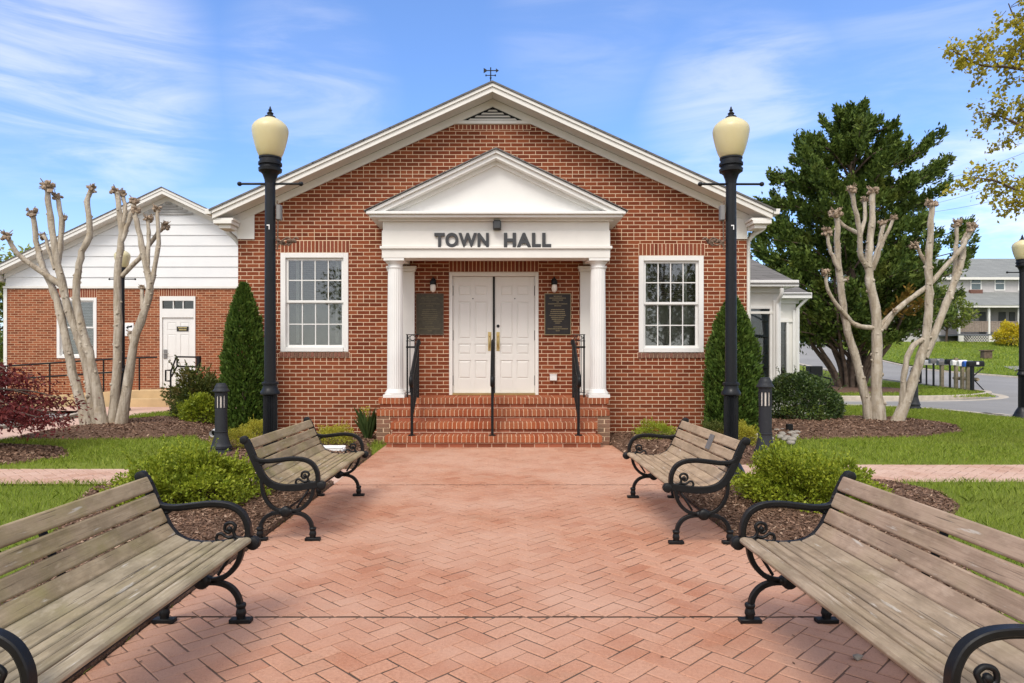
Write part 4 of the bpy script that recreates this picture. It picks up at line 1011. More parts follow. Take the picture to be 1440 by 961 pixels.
# ------------------------------------------------------------------ houses across the street
def house_porch():
    D = 54.0; g = float(gz(38, D)); X = lambda p: PX(p, D); Z = lambda p: PZ(p, D)
    h = empty('porch_house', (X(1420), D+4, g), label='grey sided house with full width covered front porch on the hill', cat='house')
    P = lambda m, n, mt, par=h, **k: P_(m, n, mt, par, **k)
    x0, x1 = X(1347), X(1347)+13; yb = D+2.4
    m = MB(); m.box(x0+.2, x1, yb, yb+9, g-.5, Z(388)); P(m, 'wall', plain('grey lap siding', (.50, .48, .47), .7, .2, var=.06))
    m = MB(); zc = Z(470); m.box(x0, x1, D, yb-.002, zc-.12, zc); P(m, 'porch_floor', plain('porch deck paint', (.16, .17, .19), .7))
    m = MB(); zt = Z(433)
    m.box(x0-.3, x1, D-.3, D-.15, zt, zt+.18); P(m, 'porch_fascia', 'white')
    m = MB(); m.add([(x0-.4, D-.35, zt+.19), (x1, D-.35, zt+.19), (x1, yb+.0, Z(407)), (x0+.6, yb+.0, Z(407)), (x0-.4, yb+1, zt+.19)], [(0,1,2,3), (0,3,4)]); P(m, 'porch_roof', 'shingle2')
    m = MB()
    for i in range(6): xx = x0+.1+i*(X(1388)-X(1346)); m.box(xx-.07, xx+.07, D-.05, D+.09, zc+.001, zt)
    P(m, 'porch_post', 'white2')
    m = MB(); zz = Z(467); 
    xx = x0
    while xx < x1: m.box(xx, xx+.11, D+.02, D+.04, zz, Z(453)); xx += .135
    m.box(x0, x1, D, D+.06, Z(453), Z(452)); P(m, 'porch_railing', plain('weathered rail boards', (.30, .24, .20), .8, var=.25, ns=9))
    m = MB(); n = 60; zl0, zl1 = g-.1, zc-.125; xx = x0+.6
    while xx < x1:
        for s in (-1, 1): m.add([(xx, D+.03+s*.01, zl0), (xx+.05, D+.03+s*.01, zl0), (xx+.05+s*.6, D+.03+s*.01, zl1), (xx+s*.6, D+.03+s*.01, zl1)], [(0,1,2,3)])
        xx += .2
    for i in range(4): xx = x0+.1+i*(X(1388)-X(1346)); m.box(xx-.02, xx+.35, D-.02, D+.1, zl0, zl1)
    P(m, 'lattice_skirt', 'white')
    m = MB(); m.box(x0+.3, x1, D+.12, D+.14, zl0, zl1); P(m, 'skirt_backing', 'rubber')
    m = MB(); rz0, rz1 = Z(386), Z(356); m.add([(x0-5, yb-.4, rz0), (x1+1, yb-.4, rz0), (x1+1, yb+4.5, rz1+.55), (x0-5, yb+4.5, rz1+.55), (x1+1, yb+9.5, rz0), (x0-5, yb+9.5, rz0)], [(0,1,2,3), (3,2,4,5), (0,3,5), (1,4,2)]); P(m, 'roof', 'shingle2')
    m = MB(); m.box(x0-5, x1, yb-.45, yb-.38, rz0-.2, rz0); P(m, 'eave_board', 'white'); m = MB(); m.box(x0-4.7, x0+.19, yb+.01, yb+9, g-.5, Z(388)); P(m, 'side_wall', plain('pale lap siding', (.62, .61, .60), .7, .2, var=.05))
    for px0, px1, dy in ((1398, 1413, 0), (1364, 1380, 0), (1431, 1446, 0)):
        a, b = X(px0)*(yb/D), X(px1)*(yb/D); zb_, zt_ = PZ(409, yb), PZ(388.5, yb)
        m = MB(); m.box(a, b, yb-.05, yb-.001, zb_, zt_); w = P(m, 'window', 'white2')
        m = MB(); m.box(a+.1, b-.1, yb-.056, yb-.0505, zb_+.1, (zb_+zt_)/2-.04); m.box(a+.1, b-.1, yb-.056, yb-.0505, (zb_+zt_)/2+.04, zt_-.1); P(m, 'pane', plain('house glass', (.10, .14, .15), .1, .6), w)
    for px0, px1 in ((1377, 1386), (1404, 1414), (1419, 1427)):
        a, b = PX(px0, yb), PX(px1, yb); m = MB(); m.box(a, b, yb-.04, yb-.001, zc, zc+1.9); P(m, 'ground_window' if px0 != 1404 else 'door', plain('dark opening', (.09, .10, .10), .4))
    m = MB(); a, b = PX(1364, yb-.2), PX(1381, yb-.2); m.box(a, b, yb-.3, yb-.052, PZ(415, yb), PZ(408, yb)); P(m, 'window_box', plain('brown window box', (.16, .08, .06), .8))
house_porch()
def house_white():
    D = 62.0; g = float(gz(30, D)); X = lambda p: PX(p, D); Z = lambda p: PZ(p, D)
    h = empty('white_house', (X(1275), D+3, g), label='low white house seen between the trunks behind the evergreen', cat='house')
    P = lambda m, n, mt, par=h, **k: P_(m, n, mt, par, **k)
    x0, x1 = X(1238), X(1336)
    m = MB(); m.box(x0, x1, D, D+8, g-.5, Z(425)); P(m, 'wall', 'siding')
    m = MB(); m.prism([(D-.5, Z(425)), (D+8.5, Z(425)), (D+4, Z(390))], x0-.4, x1+.4, 'x'); P(m, 'roof', 'shingle2')
    m = MB(); m.box(x0+.2, x1-.4, D-.08, D-.002, g, g+.6); P(m, 'skirt', plain('grey skirting', (.26, .24, .22), .8))
    for p in (1255, 1278, 1312):
        m = MB(); m.box(X(p), X(p+9), D-.05, D-.002, Z(460), Z(440)); w = P(m, 'window', 'white2'); m = MB(); m.box(X(p+1), X(p+8), D-.056, D-.0505, Z(459), Z(441)); P(m, 'pane', plain('dim house glass', (.12, .15, .16), .15, .6), w)
house_white()
D = 56; t_ = empty('yard_post', (PX(1249, D), D, float(gz(30, D))), label='short white post standing on the far lawn by the white house', cat='post'); m = MB(); m.box(-.12, .12, -.12, .12, -.1, 1.9); m.prism([(-.16, 1.9), (.16, 1.9), (0, 2.05)], -.16, .16); m.build('post_body', M['white2'], t_)
D = 44; g = float(gz(30, D)); t_ = empty('utility_box', (PX(1387, D), D, g), label='small weathered wooden box sitting on the far hill lawn', cat='box'); m = MB(); m.box(-.27, .27, -.2, .2, 0, .5); m.build('box_body', M['trunk'], t_, bevel=.03); m = MB(); m.prism([(-.32, .5), (.32, .5), (.29, .58), (-.29, .58)], -.25, .25); m.build('lid', M['trunk'], t_)
dr = [(28.4, 37.5), (42, 39.5), (42, 42), (29.4, 40)]
sheet('driveway', dr, flat(.05), M['asphalt'], 1.0); kerb('kerb', [(28.3, 37.4), (33, 38.1), (42, 39.4)], .2, .12, 1, z0=0)

# ------------------------------------------------------------------ mailboxes along the street
spec = [(18.75, 30.6, 'iron', 'rubber', 'black mailbox on a thick black post at the far end of the mailbox row', .06), (18.62, 29.9, 'iron', 'white2', 'white mailbox on thin dark post next to the thick black post', .025), (18.55, 29.3, 'iron', 'plate', 'grey mailbox on slim dark post fourth from the wooden rack', .03), (18.45, 28.6, 'wood', 'plate', 'pale grey mailbox on a wide timber post', .06), (18.4, 28.0, 'iron', 'iron', 'black mailbox on slim post beside the timber rack', .03),
        (18.28, 27.45, 'wood', 'white2', 'white mailbox on the tall timber end post of the rack', .055), (18.2, 26.95, 'wood', 'white2', 'white mailbox on the middle timber post with cross plank', .055), (18.1, 26.5, 'wood', 'blue', 'bright blue mailbox on timber post of the rack', .055), (18.0, 26.1, 'iron', 'iron', 'black mailbox on braced black post at the near end', .05)]
M['blue'] = plain('blue plastic', (.03, .12, .50), .4, .4); M['wood'] = plain('grey timber', (.30, .25, .17), .85, .1, var=.3, ns=9)
for x, y, pm, bm_, lab, pw in spec:
    g = float(gz(x, y)); t_ = empty('mailbox', (x, y, g), label=lab, cat='mailbox', group='mailboxes lined up at the street edge')
    m = MB(); hgt = 1.0+rnd.uniform(-.05, .06); m.box(-pw, pw, -pw, pw, -.1, hgt+(.28 if lab.find('tall') > 0 else 0))
    if 'braced' in lab: m.tube([(.02, 0, .55), (.55, 0, -.02)], .02, 6); m.tube([(0, 0, .6), (.42, 0, .95)], .025, 6)
    m.build('post', M[pm], t_)
    m = MB(); sec = [(-.085, 0), (.085, 0), (.085, .13)] + [(.085*math.cos(a), .13+.085*math.sin(a)) for a in (R(30), R(60), R(90), R(120), R(150))] + [(-.085, .13)]
    m.prism([(y_, z_+hgt-.02) for y_, z_ in sec], -.18, .42, 'x'); m.build('mailbox_body', M[bm_], t_, bevel=.006)
    m = MB(); m.box(.1, .2, -.1, -.088, hgt+.06, hgt+.16); m.build('flag', M['white2' if bm_ != 'white2' else 'iron'], t_)
t_ = empty('timber_rack', (18.2, 27, 0), label='horizontal timber cross plank joining the wooden mailbox posts', cat='rack'); m = MB(); m.tube([(.13, -.75, .5+float(gz(18, 26))), (.26, .85, .5+float(gz(18, 27)))], .07, 4); m.build('plank', M['wood'], t_)

# ------------------------------------------------------------------ lamps and bollards
def lamp_post():
    t_ = empty('street_lamp', (0, 0, 0), cat='street lamp', group='acorn globe street lamps')
    m = MB()
    prof = [(.19, 0), (.19, .05), (.175, .07), (.165, .11), (.15, .12), (.14, .16), (.12, .20), (.105, .23), (.085, .26), (.08, .28)]
    m.lathe(prof, 32); 
    n = 24; m.lathe([(.075, .28), (.073, 1.0)], n*2, flute=.13, fr=(.2, 1.1))
    m.lathe([(.076, .995), (.098, 1.005), (.10, 1.03), (.082, 1.06), (.074, 1.085), (.074, 1.11), (.086, 1.115), (.086, 1.135), (.066, 1.145)], 32)
    m.lathe([(.061, 1.145), (.053, 3.35)], 24)
    m.lathe([(r, z+.08) for r, z in [(.055, 3.26), (.060, 3.30), (.08, 3.36), (.105, 3.385), (.118, 3.39), (.122, 3.42), (.108, 3.43), (.105, 3.455), (.122, 3.46), (.122, 3.485), (.11, 3.49), (.108, 3.525), (.116, 3.53), (.116, 3.545), (.10, 3.55)]], 32)
    m.build('post', M['lampiron'], t_, smooth=50)
    m = MB(); m.lathe([(r, 3.626+.442*z) for r, z in [(.106, 0), (.116, .03), (.138, .14), (.158, .30), (.174, .46), (.185, .60), (.188, .68), (.184, .745), (.166, .82), (.132, .895), (.094, .95), (.062, .985), (.05, 1)]], 40); m.build('globe', M['globe'], t_, smooth=60)
    m = MB(); m.lathe([(r, z+.02) for r, z in [(.06, 4.046), (.055, 4.06), (.03, 4.075), (.028, 4.085), (.036, 4.095), (.02, 4.11), (.014, 4.12), (.022, 4.13), (.012, 4.145), (.006, 4.17), (.002, 4.175)]], 20); m.build('finial', M['lampiron'], t_, smooth=50)
    m = MB(); m.tube([(-.32, 0, 3.335), (.32, 0, 3.335)], .013, 8)
    for s in (-1, 1): m.lump((s*.325, 0, 3.335), .026, 0, 2)
    m.build('ladder_bar', M['lampiron'], t_, smooth=60)
    return t_
def bracket(t_, s):
    m = MB(); m.box(s*.07, s*.12, -.035, .035, 2.93, 3.1); m.build('outlet_box', M['plate'], t_, bevel=.008)
    m = MB(); m.tube([(s*.075, 0, 3.15), (s*.085, -.01, 2.9), (s*.075, 0, 2.6)], .008, 6)
    m.tube(catmull([(s*.06, 0, 2.72), (s*.14, 0, 2.66), (s*.20, 0, 2.68), (s*.27, 0, 2.74), (s*.30, 0, 2.72)], 4), .010, 6); m.tube(catmull([(s*.07, 0, 2.64), (s*.12, 0, 2.70), (s*.19, 0, 2.74), (s*.23, 0, 2.69), (s*.19, 0, 2.65)], 4), .010, 6)
    for k in range(7): m.lump((s*(.09+.028*k), rnd.uniform(-.02, .02), 2.69+rnd.uniform(-.03, .03)), .022, .4, 1)
    m.build('bracket', M['bracket'], t_, smooth=50)
    m = MB(); m.box(-.018, .012, -.060, -.055, 2.86, 2.872); m.box(.004, .012, -.060, -.055, 2.82, 2.86); m.build('number_sticker', M['sign'], t_)
lp = lamp_post()
def lz_(x, y): return float(gz(x, y))
lamps = [((PX(380, 7.24), 7.24), .957, 'black acorn globe lamp beside the bench left of the walk', 1), ((PX(1028, 7.20), 7.20), .953, 'black acorn globe lamp beside the bench right of the walk', -1),
         ((PX(1437.5, 14.85), 14.85), .96, 'acorn globe lamp at the street corner near the kerb', 0), ((PX(172, 17.3), 17.3), 1.0, 'acorn globe lamp behind the bare tree near the annex wall', 0)]
for i, (xy, s, lab, br) in enumerate(lamps):
    o = lp if i == 0 else copy_tree(lp0)
    if i == 0: lp0 = lp
    o.location = (xy[0], xy[1], 0.0); o.scale = (1, 1, s); o['label'] = lab
    if i == 0:
        pass
base_children = list(lp.children)
lamp_objs = [o for o in COL.objects if o.get('category') == 'street lamp']
for o, (xy, s, lab, br) in zip(lamp_objs, lamps):
    if br: bracket(o, br)
def bollard():
    t_ = empty('bollard', (0, 0, 0), cat='bollard', group='fluted bollard lights')
    m = MB(); m.lathe([(.155, 0), (.155, .05), (.145, .065), (.13, .07), (.125, .10), (.138, .11), (.138, .14), (.125, .15), (.115, .19), (.10, .25), (.088, .30), (.085, .34), (.09, .345), (.09, .36), (.083, .365)], 32)
    m.lathe([(.082, .365), (.078, .72)], 32, flute=.04, fr=(0, 2))
    for k in range(10):
        a = 2*math.pi*(k+.5)/10; c, s = math.cos(a), math.sin(a); r0, r1 = .070, .082; w = .0125
        vs = [(r*c-q*s, r*s+q*c, z) for z in (.715, .905) for r, q in ((r0, -w), (r1, -w), (r1, w), (r0, w))]
        m.add(vs, [(0,1,2,3), (7,6,5,4), (0,4,5,1), (1,5,6,2), (2,6,7,3), (3,7,4,0)])
    m.lathe([(.079, .90), (.082, .95), (.092, .955), (.108, .965), (.108, .98), (.092, 1.0), (.082, 1.025), (.082, 1.045), (.07, 1.06), (.062, 1.075), (.06, 1.085), (.04, 1.09)], 32)
    m.build('bollard_body', M['bollard'], t_, smooth=45)
    m = MB(); m.lathe([(.068, .70), (.068, .91)], 24); m.build('light_lens', M['lens'], t_, smooth=60)
    return t_
bl = bollard()
for i, (x, y, s, lab) in enumerate([(PX(311, 9.32), 9.32, .9, 'charcoal slotted bollard light left of the walk beside the mulch bed'), (PX(1076, 8.8), 8.8, .985, 'charcoal slotted bollard light at the edge of the right lawn path'), (PX(1286, 17.5), 17.5, 1.0, 'dark bollard light behind the bare trunk at the kerb'), (PX(269, 16.6), 16.6, .95, 'dark bollard peeking above the shrubs in front of the annex door')]):
    o = bl if i == 0 else copy_tree(bl); o.location = (x, y, .02); o.scale = (1, 1, s); o['label'] = lab

# ------------------------------------------------------------------ benches
BL = 1.62
def bench(name_label, loc, flip, backmat, seatmat, plaque=False):
    t_ = empty('park_bench', loc, math.pi if flip else 0, label=name_label, cat='bench', group='slatted iron benches along the walk')
    Mc = catmull([(-.505, .735), (-.478, .68), (-.445, .60), (-.41, .525), (-.37, .455), (-.31, .405), (-.23, .382), (-.13, .380), (-.03, .393), (.04, .402)], 8)
    P2 = [Vector((p.x, p.y)) for p in Mc]
    cum = [0]
    for a, b in zip(P2, P2[1:]): cum.append(cum[-1]+(b-a).length)
    Ltot = cum[-1]
    def at(s):
        for i in range(len(P2)-1):
            if cum[i+1] >= s: break
        f = (s-cum[i])/(cum[i+1]-cum[i]); p = P2[i].lerp(P2[i+1], f); tt = (P2[i+1]-P2[i]).normalized(); return p, tt, Vector((-tt.y, tt.x))
    back = [.088]*4+[.094]; seat = [.068, .056, .056, .056, .062]; gaps = .012
    s = .004; slats = []
    for w in back+seat: slats.append((s, w)); s += w+gaps
    k = (Ltot+.012)/s
    def slat_mb(lst):
        m = MB()
        for (s0, w) in lst:
            s0 *= k; w = w*k; p, tt, nn = at(min(Ltot-.001, s0+w/2)); th = .026
            ww = w
            e = rnd.uniform(-.001, .001); ya, yb_ = .018+rnd.uniform(0, .003), BL-.018-rnd.uniform(0, .003)
            # cross section with eased upper edges, subdivided along its length for a slight warp
            n = 8; vs = []
            sec = [(-ww/2, 0), (ww/2, 0), (ww/2, th*.75), (ww/2-.006, th), (-ww/2+.006, th), (-ww/2, th*.75)]
            wa, wb = rnd.uniform(-.003, .003), rnd.uniform(-.002, .002)
            for j in range(n+1):
                y = ya+(yb_-ya)*j/n; b = wa*math.sin(math.pi*j/n)+wb*math.sin(2*math.pi*j/n)
                for (u, v) in sec: q = p+tt*u+nn*(v+.012+e+b); vs.append((q.x, y, q.y))
            c = len(sec); m.add(vs, [(j*c+i, j*c+(i+1) % c, (j+1)*c+(i+1) % c, (j+1)*c+i) for j in range(n) for i in range(c)]+[tuple(range(c-1, -1, -1)), tuple(n*c+i for i in range(c))])
        return m
    slat_mb(slats[:4]).build('backrest', M[backmat], t_, bevel=.0025)
    sm = slat_mb(slats[4:9])
    # rounded front rail
    s0, w = slats[9]; p, tt, nn = at(Ltot-.02); c = p+nn*.018+tt*.012; n = 8; vs = []
    ring = [(-.034, -.008), (.012, -.016), (.026, -.010), (.031, .002), (.024, .014), (.008, .020), (-.034, .020)]
    for j in range(n+1):
        y = .02+(BL-.04)*j/n
        for u, v in ring: q = c+tt*u+nn*v; vs.append((q.x, y, q.y))
    cc = len(ring); sm.add(vs, [(j*cc+i, j*cc+(i+1) % cc, (j+1)*cc+(i+1) % cc, (j+1)*cc+i) for j in range(n) for i in range(cc)]+[tuple(range(cc-1, -1, -1)), tuple(n*cc+i for i in range(cc))])
    sm.build('seat', M[seatmat], t_, bevel=.002)
    def off(pts, d):
        out = []
        for i, p in enumerate(pts):
            tt = (pts[min(i+1, len(pts)-1)]-pts[max(i-1, 0)]).normalized(); out.append(p+Vector((-tt.y, tt.x))*d)
        return out
    for y0 in (0.0, BL):
        ya, yb_ = y0-.017, y0+.017
        m = MB(); m.bar(off(P2, .010), ya, yb_, .050)
        m.lathe([(.001, -.022), (.016, -.024), (.03, -.018), (.03, .018), (.016, .024), (.001, .022)], 18, (-.508, y0, .742), 'y')
        m.lathe([(.001, -.024), (.018, -.026), (.034, -.018), (.034, .018), (.018, .026), (.001, .024)], 18, (.062, y0, .405), 'y')
        for q in (P2[6], P2[14]): m.lump((q.x+.022, y0, q.y+.016), .017, .1, 1)
        fr = m.build('end_frame', M['iron'], t_, smooth=45, bevel=.003)
        m = MB()
        arm = catmull([(-.445, .635), (-.41, .598), (-.34, .588), (-.25, .597), (-.15, .607), (-.06, .598), (0.0, .565), (.032, .51), (.040, .46), (.036, .415)], 5)
        m.bar([(p.x, p.y) for p in arm], y0-.019, y0+.019, .024); m.bar([(p.x, p.y) for p in off([Vector((q.x, q.y)) for q in arm], -.014)], y0-.011, y0+.011, .014)
        m.build('armrest', M['iron'], fr, smooth=50, bevel=.004)
        m = MB(); sp = catmull([(.02, .43), (-.005, .428), (-.03, .437), (-.04, .462), (-.03, .49), (-.052, .508), (-.08, .498), (-.084, .47), (-.065, .457), (-.052, .47), (-.058, .482)], 5)
        m.tube([(p.x, y0, p.y) for p in sp], .0095, 8, r1=.008); m.lump((-.06, y0, .477), .014, .05, 2); m.build('scroll', M['iron'], fr, smooth=60); m = MB()
        sp = catmull([(-.035, .440), (-.06, .432), (-.085, .44), (-.10, .452), (-.12, .448), (-.128, .428), (-.12, .415)], 5); m.tube([(p.x, y0, p.y) for p in sp], .008, 8); m.build('scroll', M['iron'], fr, smooth=60); m = MB()
        sp = catmull([(-.40, .56), (-.375, .56), (-.35, .575), (-.33, .587)], 4); m.tube([(p.x, y0, p.y) for p in sp], .008, 6)
        m.build('scroll', M['iron'], fr, smooth=60)
        m = MB()
        for pts in ([(-.375, .47), (-.375, .40), (-.362, .335), (-.325, .27), (-.27, .228), (-.20, .213)], [(.005, .385), (-.005, .335), (-.03, .285), (-.075, .24), (-.13, .218), (-.20, .213)]):
            m.bar(catmull([(a, b, 0) for a, b in pts], 5), y0-.015, y0+.015, .026)
        m.lathe([(.001, -.028), (.02, -.030), (.034, -.024), (.042, -.015), (.042, .015), (.034, .024), (.02, .030), (.001, .028)], 18, (-.20, y0, .212), 'y')
        m.lump((-.235, y0, .214), .024, .1, 2); m.lump((-.165, y0, .214), .024, .1, 2); m.tube([(-.03, y0, .38), (-.12, y0, .24)], .009, 6)
        m.bar([(-.31, .205), (-.09, .205)], y0-.012, y0+.012, .018)
        m.build('cradle', M['iron'], fr, smooth=50, bevel=.003)
        for s in (-1, 1):
            m = MB(); c0 = -.197; pts = [(c0, .204), (c0+s*.08, .203), (c0+s*.14, .18), (c0+s*.178, .135), (c0+s*.192, .08), (c0+s*.195, .03)]
            m.bar(catmull([(a, b, 0) for a, b in pts], 5), y0-.015, y0+.015, (.026, .030))
            fx = c0+s*.195; m.lathe([(.020, .10), (.026, .095), (.026, .08), (.020, .075), (.024, .06), (.027, .045), (.022, .035), (.022, .02)], 14, (fx, y0, 0))
            m.box(fx-.055, fx+.055, y0-.024, y0+.024, .0, .022)
            m.build('leg', M['iron'], fr, smooth=50, bevel=.003)
    m = MB(); m.bar(off(P2, .003)[3:-3], BL/2-.02, BL/2+.02, .010); m.build('center_brace', M['iron'], t_)
    m = MB(); m.tube([(-.2, .0, .225), (-.2, BL, .225)], .009, 8); m.build('tie_rod', M['iron'], t_)
    if plaque:
        p, tt, nn = at(.105*k); m = MB(); a, b = p-tt*.062, p+tt*.062; o_ = .041
        vs = [((q+nn*z).x, y, (q+nn*z).y) for z in (o_, o_+.003) for q, y in ((a, BL*.60), (a, BL*.67), (b, BL*.67), (b, BL*.60))]
        m.add(vs, [(0,1,2,3), (7,6,5,4), (0,4,5,1), (1,5,6,2), (2,6,7,3), (3,7,4,0)]); o = m.build('memorial_plate', M['plate'], t_); o['label'] = 'small grey metal plate across the top slats'
    return t_
bench('mossy grey bench at the lower left, nearest the viewer on the left of the walk', (-1.325, 1.86, 0), False, 'wood_green', 'seat_grey')
bench('greenish slatted bench left of the walk below the left lamp', (-1.39, 5.04, 0), False, 'wood_green', 'wood_green')
bench('pinkish brown weathered bench nearest the viewer on the right of the walk', (1.265, 1.86+BL, 0), True, 'wood_pink', 'seat_brown')
bench('tan slatted bench with small metal plate, right of the walk below the right lamp', (1.265, 4.95+BL, 0), True, 'wood_pink2', 'wood_pink2', True)
# ------------------------------------------------------------------ vegetation
def ell_points(n, c, r, shell=.55, bump=.22, zmin=None, flatbot=True):
    """points in an uneven ellipsoid, mostly near its surface; returns points and outward directions"""
    D = unit(rng.normal(size=(n, 3)))
    if flatbot: D[:, 2] = np.where(D[:, 2] < -.25, -D[:, 2], D[:, 2])
    ph = rng.uniform(0, 6.28, 6)
    b = 1 + bump*(np.sin(D[:, 0]*5+ph[0])*np.sin(D[:, 1]*5+ph[1]) + .7*np.sin(D[:, 2]*7+ph[2]+D[:, 0]*4) + .5*np.sin(D[:, 0]*11+ph[3])*np.sin(D[:, 1]*12+ph[4]+D[:, 2]*9))
    rad = b*(shell + (1-shell)*rng.random(n)**.6)
    P = np.array(c) + D*np.array(r)*rad[:, None]
    return P, D
def twigs(m, base, tips, r0=.012):
    for t in tips:
        mid = (Vector(base)+Vector(t))/2 + Vector((rnd.uniform(-.05, .05), rnd.uniform(-.05, .05), -.03)); m.tube(catmull([base, mid, t], 3), r0, 5, r1=r0*.35)
def shrub(name, label, loc, r, n, leaf, mat, group=None, cat='shrub', shell=.5, bump=.2, jit=.8, up=.3, wr=.5, core=True, spikes=0):
    t_ = empty(name, loc, label=label, cat=cat, group=group)
    P, D = ell_points(n, (0, 0, r[2]*.24), (r[0], r[1], r[2]*.76), shell, bump)
    P[:, 2] = np.maximum(P[:, 2], rng.uniform(.01, .08, n))
    L = rng.uniform(.65, 1.3, n)*leaf
    if spikes:   # shoots standing out of the outline
        for _ in range(spikes):
            i = rng.integers(n); q = 26; s = np.linspace(0, 1, q)[:, None]; tip = D[i]*rng.uniform(.06, .16)*max(r)/.5 + np.array([0, 0, .05])
            P = np.concatenate([P, P[i]+tip*s]); D = np.concatenate([D, np.repeat(unit(tip)[None], q, 0)]); L = np.concatenate([L, rng.uniform(.6, 1, q)*leaf])
    o = np_mesh('foliage', leaf_quads(P, D, L, wr, jit, up), mat, t_)
    m = MB(); twigs(m, (0, 0, 0), [tuple(np.array([rnd.uniform(-.7, .7)*r[0], rnd.uniform(-.7, .7)*r[1], rnd.uniform(.4, .85)*r[2]])) for _ in range(14)], max(.005, r[2]*.014))
    m.build('stem', M['twig'], t_)
    return t_
LM = leaf_mat
M['lf_barb'] = LM('yellow green leaves', [(.15, .21, .016), (.26, .32, .022), (.38, .42, .04), (.29, .35, .03)], .3, alt=(.10, .16, .02), ns=5)
M['lf_yel'] = LM('yellow spring leaves', [(.36, .33, .03), (.50, .44, .05), (.42, .42, .06)], .3, alt=(.24, .30, .04), ns=6)
M['lf_dark'] = LM('deep green glossy leaves', [(.020, .045, .012), (.04, .075, .02), (.08, .13, .03), (.13, .19, .05)], .12, .35, alt=(.12, .15, .03), ns=4, spec=.5, lo=.55)
M['lf_mixed'] = LM('bronzed green leaves', [(.045, .075, .015), (.10, .13, .025), (.15, .16, .035), (.07, .10, .02)], .2, alt=(.26, .14, .04), ns=2.2, lo=.5)
M['lf_arb'] = LM('arborvitae sprays', [(.03, .065, .010), (.06, .115, .016), (.11, .175, .028), (.08, .14, .022)], .15, .6, alt=(.11, .15, .025), ns=6)
M['lf_pine'] = LM('evergreen sprays', [(.035, .065, .012), (.08, .13, .022), (.145, .20, .036), (.10, .155, .026)], .2, .6, alt=(.20, .20, .03), ns=.9, altamt=.6, lo=.55, hi=.75)
M['lf_brown'] = LM('browned evergreen sprays', [(.18, .10, .02), (.28, .17, .03), (.20, .15, .03)], .15, .7)
M['lf_red'] = LM('dark red maple leaves', [(.085, .012, .014), (.15, .022, .022), (.20, .04, .034), (.11, .018, .018)], .3, .5)
M['lf_map'] = LM('young maple leaves', [(.26, .24, .02), (.40, .34, .03), (.52, .43, .05), (.33, .30, .03)], .35, alt=(.16, .19, .03), ns=2)
M['lf_dec'] = LM('spring tree leaves', [(.10, .15, .02), (.17, .22, .035), (.24, .28, .05)], .3, alt=(.2, .17, .04), ns=.5)
M['lf_will'] = LM('willow leaves', [(.24, .30, .06), (.34, .38, .09), (.42, .42, .13)], .35)
M['lf_strap'] = LM('strap leaves', [(.05, .09, .025), (.09, .14, .04), (.13, .18, .06)], .2)
M['lf_fors'] = LM('forsythia bloom', [(.55, .42, .02), (.70, .55, .03), (.40, .38, .04)], .3)
grp = 'shrubs planted around the walk'
shrub('spreading_shrub', 'large yellow green shrub behind the nearest left bench', (-2.80, 6.2, .03), (.57, .50, .46), 24000, .034, M['lf_barb'], grp, shell=.5, bump=.24, spikes=130)
shrub('spreading_shrub', 'large yellow green shrub behind the nearest right bench', (2.72, 6.1, .03), (.58, .50, .46), 24000, .034, M['lf_barb'], grp, shell=.5, bump=.24, spikes=130)
# low cushions near the wall
for px, py, w, h, lab, mt in ((334, 637, 60, 26, 'low golden cushion plant between the left bollard and lamp', 'lf_yel'), (362, 622, 46, 24, 'low golden cushion plant behind the left lamp post', 'lf_yel'), (470, 632, 52, 27, 'low golden plant seen behind the left bench armrest', 'lf_yel'),
                          (922, 626, 58, 27, 'rounded yellow green cushion plant behind the right bench', 'lf_barb'), (1047, 634, 30, 32, 'small yellow green cushion between right lamp and bollard', 'lf_yel'), (1003, 622, 36, 24, 'low bronzed plant left of the right lamp post', 'lf_mixed')):
    d = F*H/(py-VY); d = min(d, 11.3); s = F/d
    shrub('cushion_plant', lab, (PX(px, d), d, .06), (w/2/s, w/2/s, h/s), 4200, .022, M[mt], 'low cushion plants in the beds', shell=.6, spikes=20)
shrub('boxwood', 'big dome of dark glossy leaves beside the white sunroom', (PX(1124, 14.0), 14.0, .05), (.76, .72, .98), 24000, .05, M['lf_dark'], shell=.84, bump=.07, spikes=30)
shrub('boxwood', 'dark glossy shrub mostly hidden behind the left bollard', (PX(345, 11.5), 11.45, .05), (.3, .3, .3), 900, .05, M['lf_dark'], shell=.7)
d = 14.6; shrub('bronze_shrub', 'bushy dark shrub with bronze tips in front of the annex door', (PX(281, d), d, .05), (.62, .55, .98), 6500, .07, M['lf_mixed'], shell=.45, bump=.28, spikes=40)
d = 13.4; shrub('light_shrub', 'light green round shrub in front of the bronze tipped one', (PX(284, d), d, .05), (.40, .36, .56), 3800, .06, M['lf_barb'], shell=.6, bump=.12, spikes=24)
d = 13.9; shrub('sprig_shrub', 'wispy small shrub at the left of the light green shrub', (PX(258, d), d, .05), (.3, .3, .42), 1000, .055, M['lf_mixed'], shell=.3, bump=.3, spikes=20)
